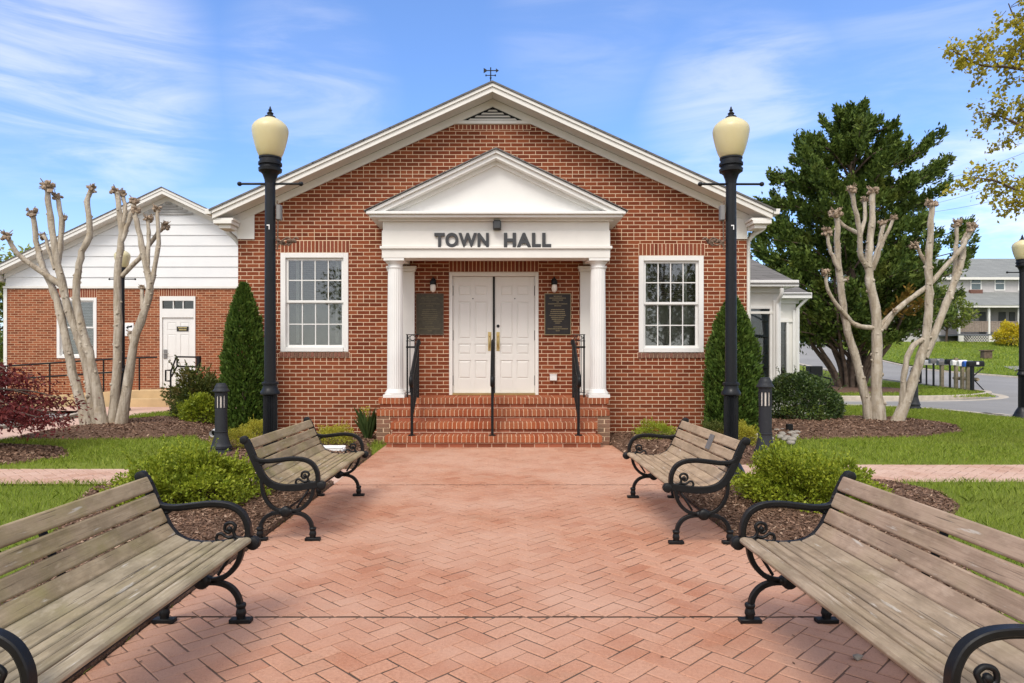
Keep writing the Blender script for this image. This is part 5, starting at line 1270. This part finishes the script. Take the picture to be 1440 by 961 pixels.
# daffodil clump
t_ = empty('daffodil_clump', (PX(516, 10.9), 10.95, .06), label='clump of upright strap leaves against the porch', cat='plant')
n = 85; th = rng.uniform(0, 6.28, n); r0 = rng.uniform(0, .07, n); B = np.stack([np.cos(th)*r0, np.sin(th)*r0*.8, 0*r0], 1); hh = rng.uniform(.28, .53, n); sp = rng.uniform(.02, .24, n); th2 = th+rng.normal(0, .6, n)
O = np.stack([np.cos(th2)*sp, np.sin(th2)*sp, hh], 1); W = np.stack([-np.sin(th2), np.cos(th2), 0*th], 1)*.006
Mid = B+O*np.array([.35, .35, .62]); Tip = B+O
np_mesh('leaf_blades', np.stack([B-W, B+W, Mid+W, Tip, Mid-W], 1), M['lf_strap'], t_)
m = MB()
for k in range(4):
    q = Vector((rnd.uniform(-.1, .02), rnd.uniform(-.05, .05), rnd.uniform(.4, .5))); m.tube([(0, 0, 0), tuple(q)], .004, 5)
    for a in range(6): p = q+Vector((.03*math.cos(a*1.05), -.01, .03*math.sin(a*1.05))); m.lump(tuple(p), .011, .1, 1)
m.build('faded_flowers', M['lf_yel'], t_)
# arborvitae columns
def arbor(label, x, y, w, h, n):
    t_ = empty('arborvitae', (x, y, .04), label=label, cat='evergreen shrub', group='conical arborvitae against the hall')
    z = rng.random(n)**1.15; th = rng.uniform(0, 6.28, n)
    prof = np.interp(z, [0, .08, .25, .5, .7, .86, .95, 1], [.78, .94, 1.0, .95, .76, .46, .2, .03])
    ph = rng.uniform(0, 6.28, 4)
    b = 1+.13*np.sin(th*4+z*9+ph[0])*np.sin(z*17+ph[1])+.10*np.sin(th*9+z*31+ph[2])
    rad = w*prof*b*(.62+.38*rng.random(n)**.5)
    P = np.stack([rad*np.cos(th), rad*np.sin(th), z*h*(1+.0*th)], 1); N = np.stack([np.cos(th)*.75, np.sin(th)*.75, .7+0*th], 1)
    np_mesh('foliage', leaf_quads(P, N, rng.uniform(.05, .10, n), .42, .38, .35), M['lf_arb'], t_)
    m = MB(); m.tube([(0, 0, 0), (0, 0, h*.9)], .035, 7, r1=.008); m.build('stem', M['trunk'], t_)
arbor('narrow dark arborvitae at the left corner of the hall', PX(343, 11.35), 11.35, .34, PZ(402, 11.35)-.04, 17000)
arbor('broader arborvitae behind the right lamp post', PX(1030, 11.3), 11.3, .42, PZ(420, 11.3)-.04, 19000)

# bare pollarded crape myrtles, limbs traced to real places
def myrtle(label, stems, d, org, sc, base_r=.085, seed=1):
    r_ = random.Random(seed)
    bx = sum(PX(org[0]+s[0][0][0]/sc, d) for s in stems if s[2])/max(1, sum(1 for s in stems if s[2]))
    t_ = empty('crape_myrtle', (bx, d, .08), label=label, cat='tree', group='pollarded crape myrtles')
    tr = MB(); kn = MB()
    for pts, (ra, rb), base, knob in stems:
        W = []
        Y0, DY = pts_y.get(tuple(pts[0]), (0, 0))
        for i, (cx, cy) in enumerate(pts):
            px, py = org[0]+cx/sc, org[1]+cy/sc
            yy = Y0 + DY*i/max(1, len(pts)-1)
            W.append([PX(px, d+yy)-bx, yy, PZ(py, d+yy)-.08])
        if base: W[0][2] = min(W[0][2], -.02)
        C = catmull(W, 5); n = len(C)
        for i, p in enumerate(C):
            if 0 < i < n-1: p.x += r_.uniform(-.010, .010); p.y += r_.uniform(-.010, .010)
        rs = [(ra+(rb-ra)*i/(n-1))*(1+.06*math.sin(i*1.9+ra*90)+r_.uniform(-.05, .05))*(1+(.35*max(0, 1-i/3) if base else 0)) for i in range(n)]
        tr.tube([tuple(p) for p in C], rs, 10)
        for i in range(2, n-1):   # scars of removed shoots
            
                for _ in range(r_.choice((0, 1, 1, 2, 3))): q = C[i].lerp(C[i+1], r_.random()); a = r_.uniform(0, 6.28); tr.lump((q.x+rs[i]*.85*math.cos(a), q.y+rs[i]*.85*math.sin(a), q.z), rs[i]*r_.uniform(.22, .5), .25, 1)
        if knob:
            kn = MB(); q = C[-1]; k = knob
            for _ in range(16): kn.lump((q.x+r_.uniform(-.07, .07)*k, q.y+r_.uniform(-.07, .07)*k, q.z+r_.uniform(-.06, .07)*k), r_.uniform(.022, .045)*k, .35, 1)
            for _ in range(16):
                a = r_.uniform(0, 6.28); u = Vector((math.cos(a)*.09, math.sin(a)*.09, r_.uniform(-.02, .11)))*k; kn.tube([tuple(q), tuple(q+u*1.15)], .012*k, 5, r1=.006*k)
            kn.build('pruned_knuckle', M['knuckle'], t_)
    tr.build('trunk', M['myrtle'], t_, smooth=70)
    return t_
pts_y = {}; dy = {}
L_ = [
 ([(290, 868), (240, 690), (200, 500), (170, 400), (130, 310), (107, 165)], (.085, .045), True, 1.0),
 ([(318, 872), (285, 650), (225, 480), (190, 330), (165, 180), (155, 80)], (.095, .045), True, 1.25),
 ([(190, 330), (203, 200), (188, 110)], (.05, .038), False, .9), ([(190, 360), (200, 280), (208, 180)], (.045, .033), False, .7),
 ([(205, 405), (120, 345), (60, 300), (20, 240)], (.055, .035), False, 1.0),
 ([(340, 872), (300, 650), (270, 545), (250, 440), (265, 310), (295, 230), (288, 125), (303, 85)], (.085, .04), True, .9),
 ([(370, 875), (388, 640), (388, 370), (400, 230), (385, 95)], (.085, .045), True, 1.0), ([(400, 260), (428, 180), (445, 125)], (.045, .035), False, .9), ([(398, 240), (412, 160), (405, 100)], (.04, .035), False, .8),
 ([(400, 372), (470, 300), (515, 235), (545, 208)], (.045, .032), False, .9),
 ([(398, 865), (440, 600), (492, 430), (480, 330), (450, 190), (448, 155)], (.085, .035), True, .8), ([(492, 430), (520, 290), (518, 150)], (.05, .03), False, .8), ([(485, 350), (490, 240), (490, 185)], (.04, .03), False, .9), ([(470, 480), (468, 410)], (.04, .03), False, .6), ([(440, 600), (428, 560)], (.04, .035), False, .6), ([(180, 350), (150, 250), (140, 240)], (.03, .03), False, .8),
]
for k, s in enumerate(L_): pts_y[tuple(s[0][0])] = ((-.25+.12*(k % 5), random.Random(k).uniform(-.25, .25)))
for a, b in (((190, 330), 1), ((190, 360), 1)): pts_y[a] = (pts_y[L_[1][0][0]][0]+pts_y[L_[1][0][0]][1]*.6, .1)
pts_y[(205, 405)] = (pts_y[(318, 872)][0]+pts_y[(318, 872)][1]*.5, -.3)
for a in ((400, 260), (398, 240), (400, 372)): pts_y[a] = (pts_y[(370, 875)][0]+pts_y[(370, 875)][1]*.65, .15)
for a in ((492, 430), (485, 350), (470, 480), (440, 600)): pts_y[a] = (pts_y[(398, 865)][0]+pts_y[(398, 865)][1]*.5, .12)
myrtle('bare pale pollarded tree with many stems in front of the annex', L_, 12.7, (0, 230), 2.344)
c8 = lambda p: (p[0], p[1]+864.7)   # second crop lies 270 px lower
R_ = [
 ([c8((592, 622)), c8((540, 400)), c8((478, 170)), (455, 860), (440, 720), (440, 590), (436, 545)], (.085, .045), True, 1.1),
 ([(448, 800), (405, 700), (395, 630)], (.045, .03), False, 1.0),
 ([c8((626, 640)), c8((616, 420)), c8((620, 190)), (590, 860), (580, 760), (596, 600), (600, 450)], (.115, .05), True, 1.1),
 ([(580, 800), (545, 730), (540, 620), (503, 440)], (.055, .04), False, 1.0), ([(590, 800), (620, 720), (648, 595)], (.055, .04), False, .9), ([(600, 800), (640, 690), (695, 565)], (.045, .028), False, .7), ([(543, 640), (470, 600), (420, 550)], (.04, .03), False, .9), ([(545, 640), (565, 560), (562, 485)], (.04, .035), False, .8),
 ([c8((620, 198)), c8((530, 185)), c8((470, 130)), (400, 900), (390, 815)], (.05, .03), False, .9),
 ([c8((618, 205)), c8((730, 95)), (850, 870), (940, 770), (1000, 700), (1050, 610)], (.055, .035), False, 1.0),
 ([c8((710, 622)), c8((765, 480)), c8((830, 280)), (855, 940), (850, 780), (860, 620), (866, 505)], (.10, .05), True, 1.1),
 ([(850, 790), (800, 700), (790, 690)], (.04, .03), False, .8),
 ([c8((833, 330)), (950, 900), (1000, 760), (1010, 670), (1048, 605)], (.075, .04), False, 1.0), ([(965, 830), (975, 700), (980, 590)], (.045, .035), False, .9),
 ([c8((725, 600)), c8((745, 390)), c8((775, 285)), c8((825, 250))], (.055, .05), False, 0), ([c8((650, 200)), c8((690, 140)), c8((700, 120))], (.045, .03), False, .5), ([(460, 850), (480, 845)], (.03, .03), False, .6),
]
for k, s in enumerate(R_): pts_y[tuple(s[0][0])] = (0, random.Random(k+40).uniform(-.2, .2))
for k in (0, 2, 10): pts_y[tuple(R_[k][0][0])] = {0: (.1, -.1), 2: (0, .15), 10: (-.15, .1)}[k]
for k in (3, 4, 5, 6, 7): pts_y[tuple(R_[k][0][0])] = (.1, (-.3, .25, -.2, .2, .3)[k-3])
pts_y[tuple(R_[8][0][0])] = (.07, -.2); pts_y[tuple(R_[9][0][0])] = (.07, -.3); pts_y[tuple(R_[12][0][0])] = (-.1, .1); pts_y[tuple(R_[14][0][0])] = (-.14, .02)
myrtle('bare pale pollarded tree on the right lawn in front of the evergreen', R_, 13.4, (1040, 130), 3.2025)

# large evergreen
def evergreen():
    D = 27.5; bx = PX(1196, D); t_ = empty('evergreen_tree', (bx, D, 0), label='tall dark evergreen with several trunks beyond the right lawn', cat='tree')
    r_ = random.Random(5); m = MB()
    tips = []
    for k in range(13):
        a = k*.483+r_.uniform(-.2, .2); sp = r_.uniform(.5, 1.0); 
        p = [(math.cos(a)*.35, math.sin(a)*.35, -.1), (math.cos(a)*sp*.8, math.sin(a)*sp*.6, .9), (math.cos(a)*sp*1.7, math.sin(a)*sp*1.3, 2.2), (math.cos(a)*sp*2.5, math.sin(a)*sp*1.8, 4.6)]
        m.tube(catmull(p, 4), r_.uniform(.09, .15), 7, r1=.045)
    m.tube(catmull([(0, 0, -.1), (.1, .0, 3), (-.05, 0, 7), (.1, 0, 11)], 4), .22, 8, r1=.03)
    # envelope as half-widths by height, measured off its outline
    zs = [1.6, 2.6, 3.4, 4.7, 6.0, 7.4, 8.8, 9.8, 10.5, 11.0, 11.8]; lf = [2.8, 4.0, 4.2, 4.4, 4.2, 3.9, 3.1, 2.0, .9, .35, .15]; rt = [2.2, 3.4, 4.0, 4.6, 3.8, 3.7, 2.9, 1.7, 1.3, .4, .2]
    Ps, Ns, Ls, Pb, Nb, Lb = [], [], [], [], [], []
    limbs = []
    for k in range(104):
        z = 1.9+(11.0-1.9)*((k+r_.random())/104)**1.12; limbs.append((z, k*2.399+r_.uniform(-.35, .35), r_.uniform(.74, 1.12)))
    for z, a, f in limbs:
        w = np.interp(z, zs, rt if math.cos(a) > 0 else lf)*f; rise = r_.uniform(.12, .5); out = np.array([math.cos(a), math.sin(a)*.85, 0])
        tip = out*w+np.array([0, 0, z+rise*w*.45]); rootz = max(.8, z-.35*w)
        m.tube(catmull([(0, 0, rootz), tuple(out*w*.5+np.array([0, 0, z])), tuple(tip)], 3), .05, 5, r1=.012)
        brown = r_.random() < .08 and z < 7.5
        for j in range(7 if w > 1.6 else 4):
            q = (.30+.72*(j+r_.random()*.6)/7) if w > 1.6 else r_.uniform(.2, 1)
            c = out*w*q+np.array([r_.uniform(-.35, .35), r_.uniform(-.35, .35), z+rise*w*.45*q*q+r_.uniform(-.25, .3)])*np.array([min(1, w), min(1, w), 1])
            dirv = unit(out+np.array([r_.uniform(-.5, .5), r_.uniform(-.5, .5), .45+r_.uniform(-.2, .5)]))
            ln = r_.uniform(.55, 1.1)*(1-.04*z); n = 185; s_ = rng.random(n)**.8
            side = unit(np.cross(dirv, [0, 0, 1])); wd = .38*ln*(1-s_*.8)
            P = c + dirv*((s_-.45)*ln*1.3)[:, None] + side*(rng.normal(size=n)*wd*.6)[:, None] + np.array([0, 0, 1])*(rng.normal(size=n)*.11)[:, None]
            N = dirv*.8 + side*rng.normal(size=(n, 1))*.6 + np.array([0, 0, .35]); L = rng.uniform(.11, .24, n)
            for A, B, v in ((Pb, Ps, P), (Nb, Ns, N), (Lb, Ls, L)): (A if brown and j > 3 else B).append(v)
    m.build('trunk', M['trunk'], t_, smooth=60)
    np_mesh('crown', leaf_quads(np.concatenate(Ps), np.concatenate(Ns), np.concatenate(Ls), .45, .5, .1), M['lf_pine'], t_)
    o = np_mesh('browned_sprays', leaf_quads(np.concatenate(Pb), np.concatenate(Nb), np.concatenate(Lb), .45, .5, .1), M['lf_brown'], t_)
evergreen()
# Japanese maple at far left
def jmaple():
    t_ = empty('japanese_maple', (-8.1, 9.5, .06), label='low dark red Japanese maple at the left edge', cat='tree'); r_ = random.Random(3); m = MB(); Ps, Ns = [], []
    for k in range(46):
        a = r_.uniform(0, 6.28); w = r_.uniform(.5, 2.15); zt = 1.42*(1-(w/2.5)**2.2)+r_.uniform(-.25, .05); p = Vector((math.cos(a)*w, math.sin(a)*w*.8, max(.42, zt)))
        m.tube(catmull([(0, 0, 0), (p.x*.3, p.y*.3, .75), (p.x*.7, p.y*.7, p.z+.12), tuple(p)], 4), .035, 6, r1=.006)
        n = 620; s = rng.random(n); base = np.array([[p.x*.45, p.y*.45, p.z+.05]]); tip = np.array([[p.x*1.05, p.y*1.05, p.z-.10]])
        P = base+(tip-base)*s[:, None]+rng.normal(size=(n, 3))*np.array([.17, .17, .065]); Ps.append(P); Ns.append(np.repeat(np.array([[p.x, p.y, -.5]]), n, 0))
    m.build('trunk', M['twig'], t_, smooth=60); P = np.concatenate(Ps); N = unit(np.concatenate(Ns)); P[:, 2] = np.maximum(P[:, 2], .25)
    np_mesh('crown', leaf_quads(P, N, rng.uniform(.045, .085, len(P)), .38, .9, -.3), M['lf_red'], t_)
jmaple()
# maple reaching in at upper right; trunk stands outside the photo
def maple():
    d = 9.0; tx = 9.3; t_ = empty('maple_tree', (tx, d+.3, .03), label='yellow green young maple leaves on boughs reaching in at upper right', cat='tree')
    m = MB(); r_ = random.Random(9); m.tube(catmull([(0, 0, -.1), (.05, 0, 1.5), (0, 0, 3.2), (-.1, 0, 5), (.1, 0, 7.2)], 4), .17, 10, r1=.05)
    Ps = []
    def bough(pxs, r0, n=900, spread=.13):
        W = [((0 if i == 0 else 1), p) for i, p in enumerate(pxs)]
        pts = [Vector((PX(px, dd)-tx, dd-d-.3, PZ(py, dd)-.03)) for px, py, dd in pxs]; C = catmull(pts, 6); m.tube(C, r0, 6, r1=.006)
        return C
    def clump(px, py, rx, n, dd=d):
        c = np.array([PX(px, dd)-tx, dd-d-.3, PZ(py, dd)-.03]); s = F/dd; k = max(3, n//34)
        for _ in range(k):
            cc = c+rng.normal(size=3)*np.array([rx/s*.5, .16, rx/s*.42]); q = 26; Ps.append(cc+rng.normal(size=(q, 3))*.045)
            m.tube([tuple(c+(cc-c)*.2), tuple(cc)], .005, 4, r1=.003)
    base = (1600, 330, 9.3)
    bough([(1640, 300, 9.3), (1540, 180, 9.1), (1470, 110, 9.0), (1420, 95, 9.0), (1380, 92, 8.95), (1340, 72, 8.9)], .04)
    bough([(1540, 180, 9.1), (1470, 80, 9.1), (1430, 30, 9.2), (1418, 5, 9.2)], .02)
    bough([(1640, 340, 9.3), (1530, 240, 9.0), (1450, 185, 8.9), (1410, 165, 8.9), (1390, 160, 8.9)], .03)
    bough([(1640, 380, 9.3), (1540, 300, 8.9), (1450, 275, 8.8), (1400, 255, 8.8), (1370, 250, 8.8)], .03)
    for px, py, rx, n in ((1418, 12, 9, 80), (1428, 35, 13, 180), (1438, 62, 15, 240), (1432, 80, 10, 150), (1374, 55, 12, 130), (1362, 75, 17, 270), (1352, 88, 12, 140), (1384, 92, 17, 230), (1404, 82, 14, 160), (1424, 95, 13, 130), (1436, 108, 10, 100), (1336, 72, 5, 26), (1448, 30, 20, 300), (1470, 70, 30, 500), (1400, 158, 16, 260), (1396, 172, 10, 80), (1428, 152, 14, 220), (1437, 175, 12, 120), (1425, 190, 7, 60), (1420, 200, 4, 26), (1387, 145, 4, 26), (1455, 165, 20, 260), (1368, 248, 14, 260), (1384, 262, 11, 100), (1404, 245, 10, 120), (1396, 275, 8, 60), (1422, 262, 13, 160), (1434, 285, 14, 250), (1438, 258, 12, 160), (1460, 280, 25, 400), (1500, 150, 50, 700), (1520, 250, 50, 700), (1550, 80, 60, 900), (1600, 180, 60, 900)):
        clump(px, py, rx, n)
    m.build('trunk', M['twig'], t_, smooth=60); P = np.concatenate(Ps); N = unit(rng.normal(size=P.shape)+np.array([0, 0, -.5]))
    np_mesh('crown', leaf_quads(P, N, rng.uniform(.035, .075, len(P)), .7, .7, -.2), M['lf_map'], t_)
maple()
def tree(name, label, x, y, h, w, mat, n=9000, leaf=.3, trunk='trunk', th=.35, group=None, bump=.3, cat='tree'):
    g = float(gz(x, y)); t_ = empty(name, (x, y, g), label=label, cat=cat, group=group); m = MB(); r_ = random.Random(int(abs(x*7+y*13)))
    m.tube(catmull([(0, 0, -.2), (.1, 0, h*.3), (-.05, 0, h*.6), (0, 0, h*.92)], 4), h*.022, 7, r1=.03)
    Ps, Ds = [], []
    for k in range(34):
        a = r_.uniform(0, 6.28); u = r_.uniform(th, 1); q = w*math.sqrt(max(.05, 1-((u-.55)/.5)**2))*r_.uniform(.3, 1); c = (math.cos(a)*q, math.sin(a)*q, h*u*.96)
        m.tube([(0, 0, h*u*.6), (c[0]*.5, c[1]*.5, h*u*.8), c], h*.006, 5, r1=.01)
        P, Dv = ell_points(n//34, c, (w*.34, w*.34, h*.10), .3, bump, flatbot=False); Ps.append(P); Ds.append(Dv)
    m.build('trunk', M[trunk], t_, smooth=60); P = np.concatenate(Ps)
    np_mesh('crown', leaf_quads(P, np.concatenate(Ds), rng.uniform(.6, 1.3, len(P))*leaf, .55, .9, 0), M[mat], t_)
g_bt = 'trees and bushes around the far houses'
tree('leafy_tree', 'small leafy tree between the two houses across the street', PX(1330, 52), 52, 4.2, 1.8, 'lf_dec', 5000, .22, group=g_bt)
tree('leafy_tree', 'spring green tree rising behind the white house', PX(1290, 78), 78, 8, 4.5, 'lf_dec', 6000, .45, group=g_bt)
tree('leafy_tree', 'tree far behind the street at the sunroom corner', PX(1150, 90), 90, 7, 6, 'lf_dec', 6000, .5, group=g_bt)
tree('leafy_tree', 'dark green tree beside the far end of the street', PX(1215, 84), 84, 6, 6, 'lf_pine', 6000, .5, group=g_bt)
tree('leafy_tree', 'leafy tree behind the porch house roof end', PX(1500, 80), 80, 9, 5, 'lf_dec', 6000, .5, group=g_bt)
for x_, y_, h_, lab in ((-7, -17, 9, 'tree across the square behind the viewer to the left'), (2.5, -24, 11, 'tall tree across the square behind the viewer'), (10, -18, 9, 'tree across the square behind the viewer to the right')):
    tree('square_tree', lab, x_, y_, h_, 3.2, 'lf_dec', 5000, .25, group='trees mirrored in the hall windows')
tree('willow_tree', 'pale yellow green tree past the left end of the annex', PX(-12, 40), 40, 8.2, 2.3, 'lf_will', 6000, .3)
tree('leafy_tree', 'green hedge tree low behind the left end of the annex', PX(-16, 50), 50, 3.2, 3, 'lf_dec', 4000, .3, group=g_bt)
shrub('forsythia', 'bright yellow flowering bush at the porch corner', (PX(1424, 50), 50, float(gz(36, 50))), (1.2, 1.0, 1.65), 4200, .16, M['lf_fors'], shell=.5, bump=.2)
# river stones at the right corner bed
g_ = 'pale river stones around the right downspout'
for i in range(44):
    px = 1062+rnd.uniform(0, 62); py = 604+rnd.uniform(-3, 20)-(6 if px < 1085 else 0)*0; py = py+ (8 if px > 1095 else 0)*.6; d = F*(H-.05)/(py-VY); s = rnd.uniform(.025, .065)
    m = MB(); m.lump((0, 0, 0), s, .12, 2, (1.2, 1, .7)); o = m.build('river_stone', M['stone'], smooth=80, loc=(PX(px, d), d, .075+s*.3)); tag(o, 'pale rounded river stone in the mulch by the right arborvitae', 'stone', g_)
# drain pipe, splash block, small bits
m = MB(); a = Vector((PX(301, 10.9), 10.85, .14)); b = Vector((PX(331, 11.9), 11.8, .22)); m.tube([a, b], .058, 16, caps=False); m.tube([a, b], .05, 16, caps=False); o = m.build('drain_pipe', M['pvc'], smooth=60); tag(o, 'white plastic drain pipe lying on the mulch near the left bollard', 'pipe')
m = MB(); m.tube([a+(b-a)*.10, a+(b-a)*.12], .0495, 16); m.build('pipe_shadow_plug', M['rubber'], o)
m = MB(); d = 9.3; x0 = PX(447, d); m.box(x0, x0+.34, d, d+.2, .05, .10); m.box(x0, x0+.34, d, d+.03, .10, .13); m.box(x0, x0+.34, d+.17, d+.2, .10, .13); o = m.build('splash_block', M['pvc'], bevel=.012, seg=2); tag(o, 'white splash block lying in the bed behind the left bench', 'splash block')
m = MB(); m.lump((0, 0, 0), .02, .3, 1, (1.3, .9, .7)); o = m.build('pebble', M['stone'], loc=(PX(1206, 3.05), 3.05, .012)); tag(o, 'small pale pebble on the pavers by the right bench', 'pebble')
n = 130; X = rng.uniform(-1.7, 1.7, n); Y = rng.uniform(1.5, 10, n)**1.0; th = rng.uniform(0, 6.28, n); T = np.stack([np.cos(th), np.sin(th), .15+0*th], 1); S = np.stack([-np.sin(th), np.cos(th), .1+0*th], 1); P = np.stack([X, Y, 0*X+.004], 1); Ls = rng.uniform(.004, .014, (n, 1))
o = np_mesh('leaf_litter', np.stack([P-T*Ls, P+S*Ls*.5, P+T*Ls, P-S*Ls*.5], 1), M['chips']); tag(o, 'tiny scattered bits of bark and leaf on the brick walk', 'litter', kind='stuff')
d = 11.6; m = MB(); m.box(-.05, .05, -.04, .04, 0, .10); m.tube([(0, 0, -.06), (0, 0, .02)], .012, 6); o = m.build('spotlight', M['iron'], loc=(PX(1110, d), d, .12), bevel=.01); tag(o, 'tiny black ground spotlight in the mulch near the right tree', 'light')
for sx in (0,):
    m = MB(); x, z = PX(327, 19.75), PZ(510, 19.75); m.box(x-.06, x+.06, 19.62, 19.78, z-.13, z+.13); o = m.build('meter_box', M['white2'], bevel=.02); tag(o, 'white utility box on the annex brick beside the arborvitae', 'utility box')
# overhead wires at right, hung between poles outside the view
for (p0, p1) in (((1560, 165), (1290, 262)), ((1560, 195), (1300, 290)), ((1560, 232), (1300, 300))):
    D0, D1_ = 46, 78; a = Vector((PX(p0[0], D0), D0, PZ(p0[1], D0))); b = Vector((PX(p1[0], D1_), D1_, PZ(p1[1], D1_)))
    pts = [a.lerp(b, i/12)+Vector((0, 0, -.5*math.sin(math.pi*i/12))) for i in range(13)]
    m = MB(); m.tube(pts, .016, 4); o = m.build('overhead_wire', M['plate']); tag(o, {165: 'topmost thin overhead wire crossing the sky at right', 195: 'middle thin overhead wire crossing the sky at right', 232: 'lowest thin overhead wire crossing the sky at right'}[p0[1]], 'wire', 'overhead wires')

# ------------------------------------------------------------------ camera, light, sky
cam = bpy.data.cameras.new('camera'); co = bpy.data.objects.new('camera', cam); COL.objects.link(co)
cam.sensor_fit = 'HORIZONTAL'; cam.sensor_width = 36; cam.lens = 36*F/1440
cam.shift_x = (720-VX)/1440; cam.shift_y = (VY-480.5)/1440; cam.clip_end = 2000; cam.clip_start = .05
co.location = (0, 0, H); co.rotation_euler = (R(90), 0, 0); SC.camera = co
SUN_EL, SUN_AZ = 52, 200      # degrees; azimuth clockwise from +Y (the view direction)
sd = bpy.data.lights.new('sun', 'SUN'); sd.energy = 1.5; sd.angle = R(24); sd.color = (1, .94, .85)
so = bpy.data.objects.new('sun', sd); COL.objects.link(so)
dirv = Vector((math.sin(R(SUN_AZ))*math.cos(R(SUN_EL)), math.cos(R(SUN_AZ))*math.cos(R(SUN_EL)), math.sin(R(SUN_EL))))
so.rotation_euler = dirv.to_track_quat('Z', 'Y').to_euler()
w = bpy.data.worlds.new('World'); SC.world = w; w.use_nodes = True; nt = w.node_tree; N = nt.nodes; bg = N['Background']
sky = N.new('ShaderNodeTexSky'); sky.sky_type = 'NISHITA'; sky.sun_disc = False; sky.sun_elevation = R(SUN_EL); sky.sun_rotation = R(SUN_AZ); sky.air_density = 1; sky.dust_density = .6; sky.ozone_density = 1.5
tc = N.new('ShaderNodeTexCoord'); sp = N.new('ShaderNodeSeparateXYZ'); nt.links.new(tc.outputs['Generated'], sp.inputs[0])
def wm(op, a, b=None, clamp=False):
    n = N.new('ShaderNodeMath'); n.operation = op; n.use_clamp = clamp
    for i, v in enumerate((a, b)):
        if v is None: continue
        if isinstance(v, (int, float)): n.inputs[i].default_value = v
        else: nt.links.new(v, n.inputs[i])
    return n.outputs[0]
def mr(v, a, b, c, d):
    n = N.new('ShaderNodeMapRange'); n.interpolation_type = 'SMOOTHSTEP'; nt.links.new(v, n.inputs[0]); n.inputs[1].default_value = a; n.inputs[2].default_value = b; n.inputs[3].default_value = c; n.inputs[4].default_value = d; return n.outputs[0]
den = wm('ADD', wm('MAXIMUM', sp.outputs[2], 0.0), .12)
cx = N.new('ShaderNodeCombineXYZ'); nt.links.new(wm('DIVIDE', sp.outputs[0], den), cx.inputs[0]); nt.links.new(wm('DIVIDE', sp.outputs[1], den), cx.inputs[1])
mp = N.new('ShaderNodeMapping'); mp.inputs['Scale'].default_value = (.55, 1.1, 1); mp.inputs['Location'].default_value = (3.1, 1.7, 0); mp.inputs['Rotation'].default_value = (0, 0, R(12)); nt.links.new(cx.outputs[0], mp.inputs[0])
cn = N.new('ShaderNodeTexNoise'); cn.inputs['Scale'].default_value = 1.0; cn.inputs['Detail'].default_value = 7; cn.inputs['Roughness'].default_value = .55; cn.inputs['Distortion'].default_value = .4; nt.links.new(mp.outputs[0], cn.inputs['Vector'])
wisps = mr(cn.outputs['Fac'], .43, .76, 0, .7)
over = wm('MULTIPLY', mr(sp.outputs[1], .25, -.35, 0, 1), .75)            # unseen cloud sheet behind the viewer, added to whiten the ambient light
top = wm('MULTIPLY', mr(sp.outputs[2], .72, .95, 0, 1), .6)  # overhead cloud out of view, likewise added for soft white light
mp2 = N.new('ShaderNodeMapping'); mp2.inputs['Scale'].default_value = (2.2, 2.2, 11); mp2.inputs['Rotation'].default_value = (0, R(-9), 0); nt.links.new(tc.outputs['Generated'], mp2.inputs[0])
c2 = N.new('ShaderNodeTexNoise'); c2.inputs['Scale'].default_value = 1.6; c2.inputs['Detail'].default_value = 8; c2.inputs['Roughness'].default_value = .6; c2.inputs['Distortion'].default_value = .6; nt.links.new(mp2.outputs[0], c2.inputs['Vector'])
fil = mr(c2.outputs['Fac'], .36, .68, .12, 1)
def patch(px, py, c0, c1, k):
    v = Vector((px-VX, F, VY-py)).normalized(); d_ = N.new('ShaderNodeVectorMath'); d_.operation = 'DOT_PRODUCT'; nt.links.new(tc.outputs['Generated'], d_.inputs[0]); d_.inputs[1].default_value = v
    return wm('MULTIPLY', wm('MULTIPLY', mr(d_.outputs['Value'], math.cos(R(c0)), math.cos(R(c1)), 0, 1), fil), k)
pt = patch(110, 115, 11, 1, .4)
for q in ((30, 40, 9, 1, .2), (430, 130, 8, 1, .22), (1050, 160, 9, 1, .28), (1390, 290, 8, 1, .5), (1300, 60, 9, 1, .12), (820, 40, 8, 1, .1)): pt = wm('MAXIMUM', pt, patch(*q))
cl = wm('MAXIMUM', wm('MAXIMUM', wm('MULTIPLY', wisps, .4), over), wm('MAXIMUM', top, pt))
haze = mr(sp.outputs[2], .0, .30, .22, 0); cl = wm('MAXIMUM', cl, haze)
mixc = N.new('ShaderNodeMix'); mixc.data_type = 'RGBA'; nt.links.new(cl, mixc.inputs[0])
gain = N.new('ShaderNodeMix'); gain.data_type = 'RGBA'; gain.blend_type = 'MULTIPLY'; gain.inputs[0].default_value = 1; nt.links.new(sky.outputs[0], gain.inputs[6]); gr = N.new('ShaderNodeMix'); gr.data_type = 'RGBA'; nt.links.new(mr(sp.outputs[2], .0, .5, 0, 1), gr.inputs[0]); gr.inputs[6].default_value = (.60, .82, 1.16, 1); gr.inputs[7].default_value = (.82, 1.0, 1.30, 1); nt.links.new(gr.outputs[2], gain.inputs[7])
nt.links.new(gain.outputs[2], mixc.inputs[6]); mixc.inputs[7].default_value = (7.6, 7.1, 6.6, 1)
nt.links.new(mixc.outputs[2], bg.inputs['Color']); bg.inputs['Strength'].default_value = .12
vs = SC.view_settings; vs.view_transform = 'Standard'; vs.look = 'None'; vs.exposure = .8; vs.gamma = 1
SC.cycles.use_denoising = True; SC.cycles.max_bounces = 6; SC.cycles.diffuse_bounces = 3; SC.cycles.transparent_max_bounces = 12
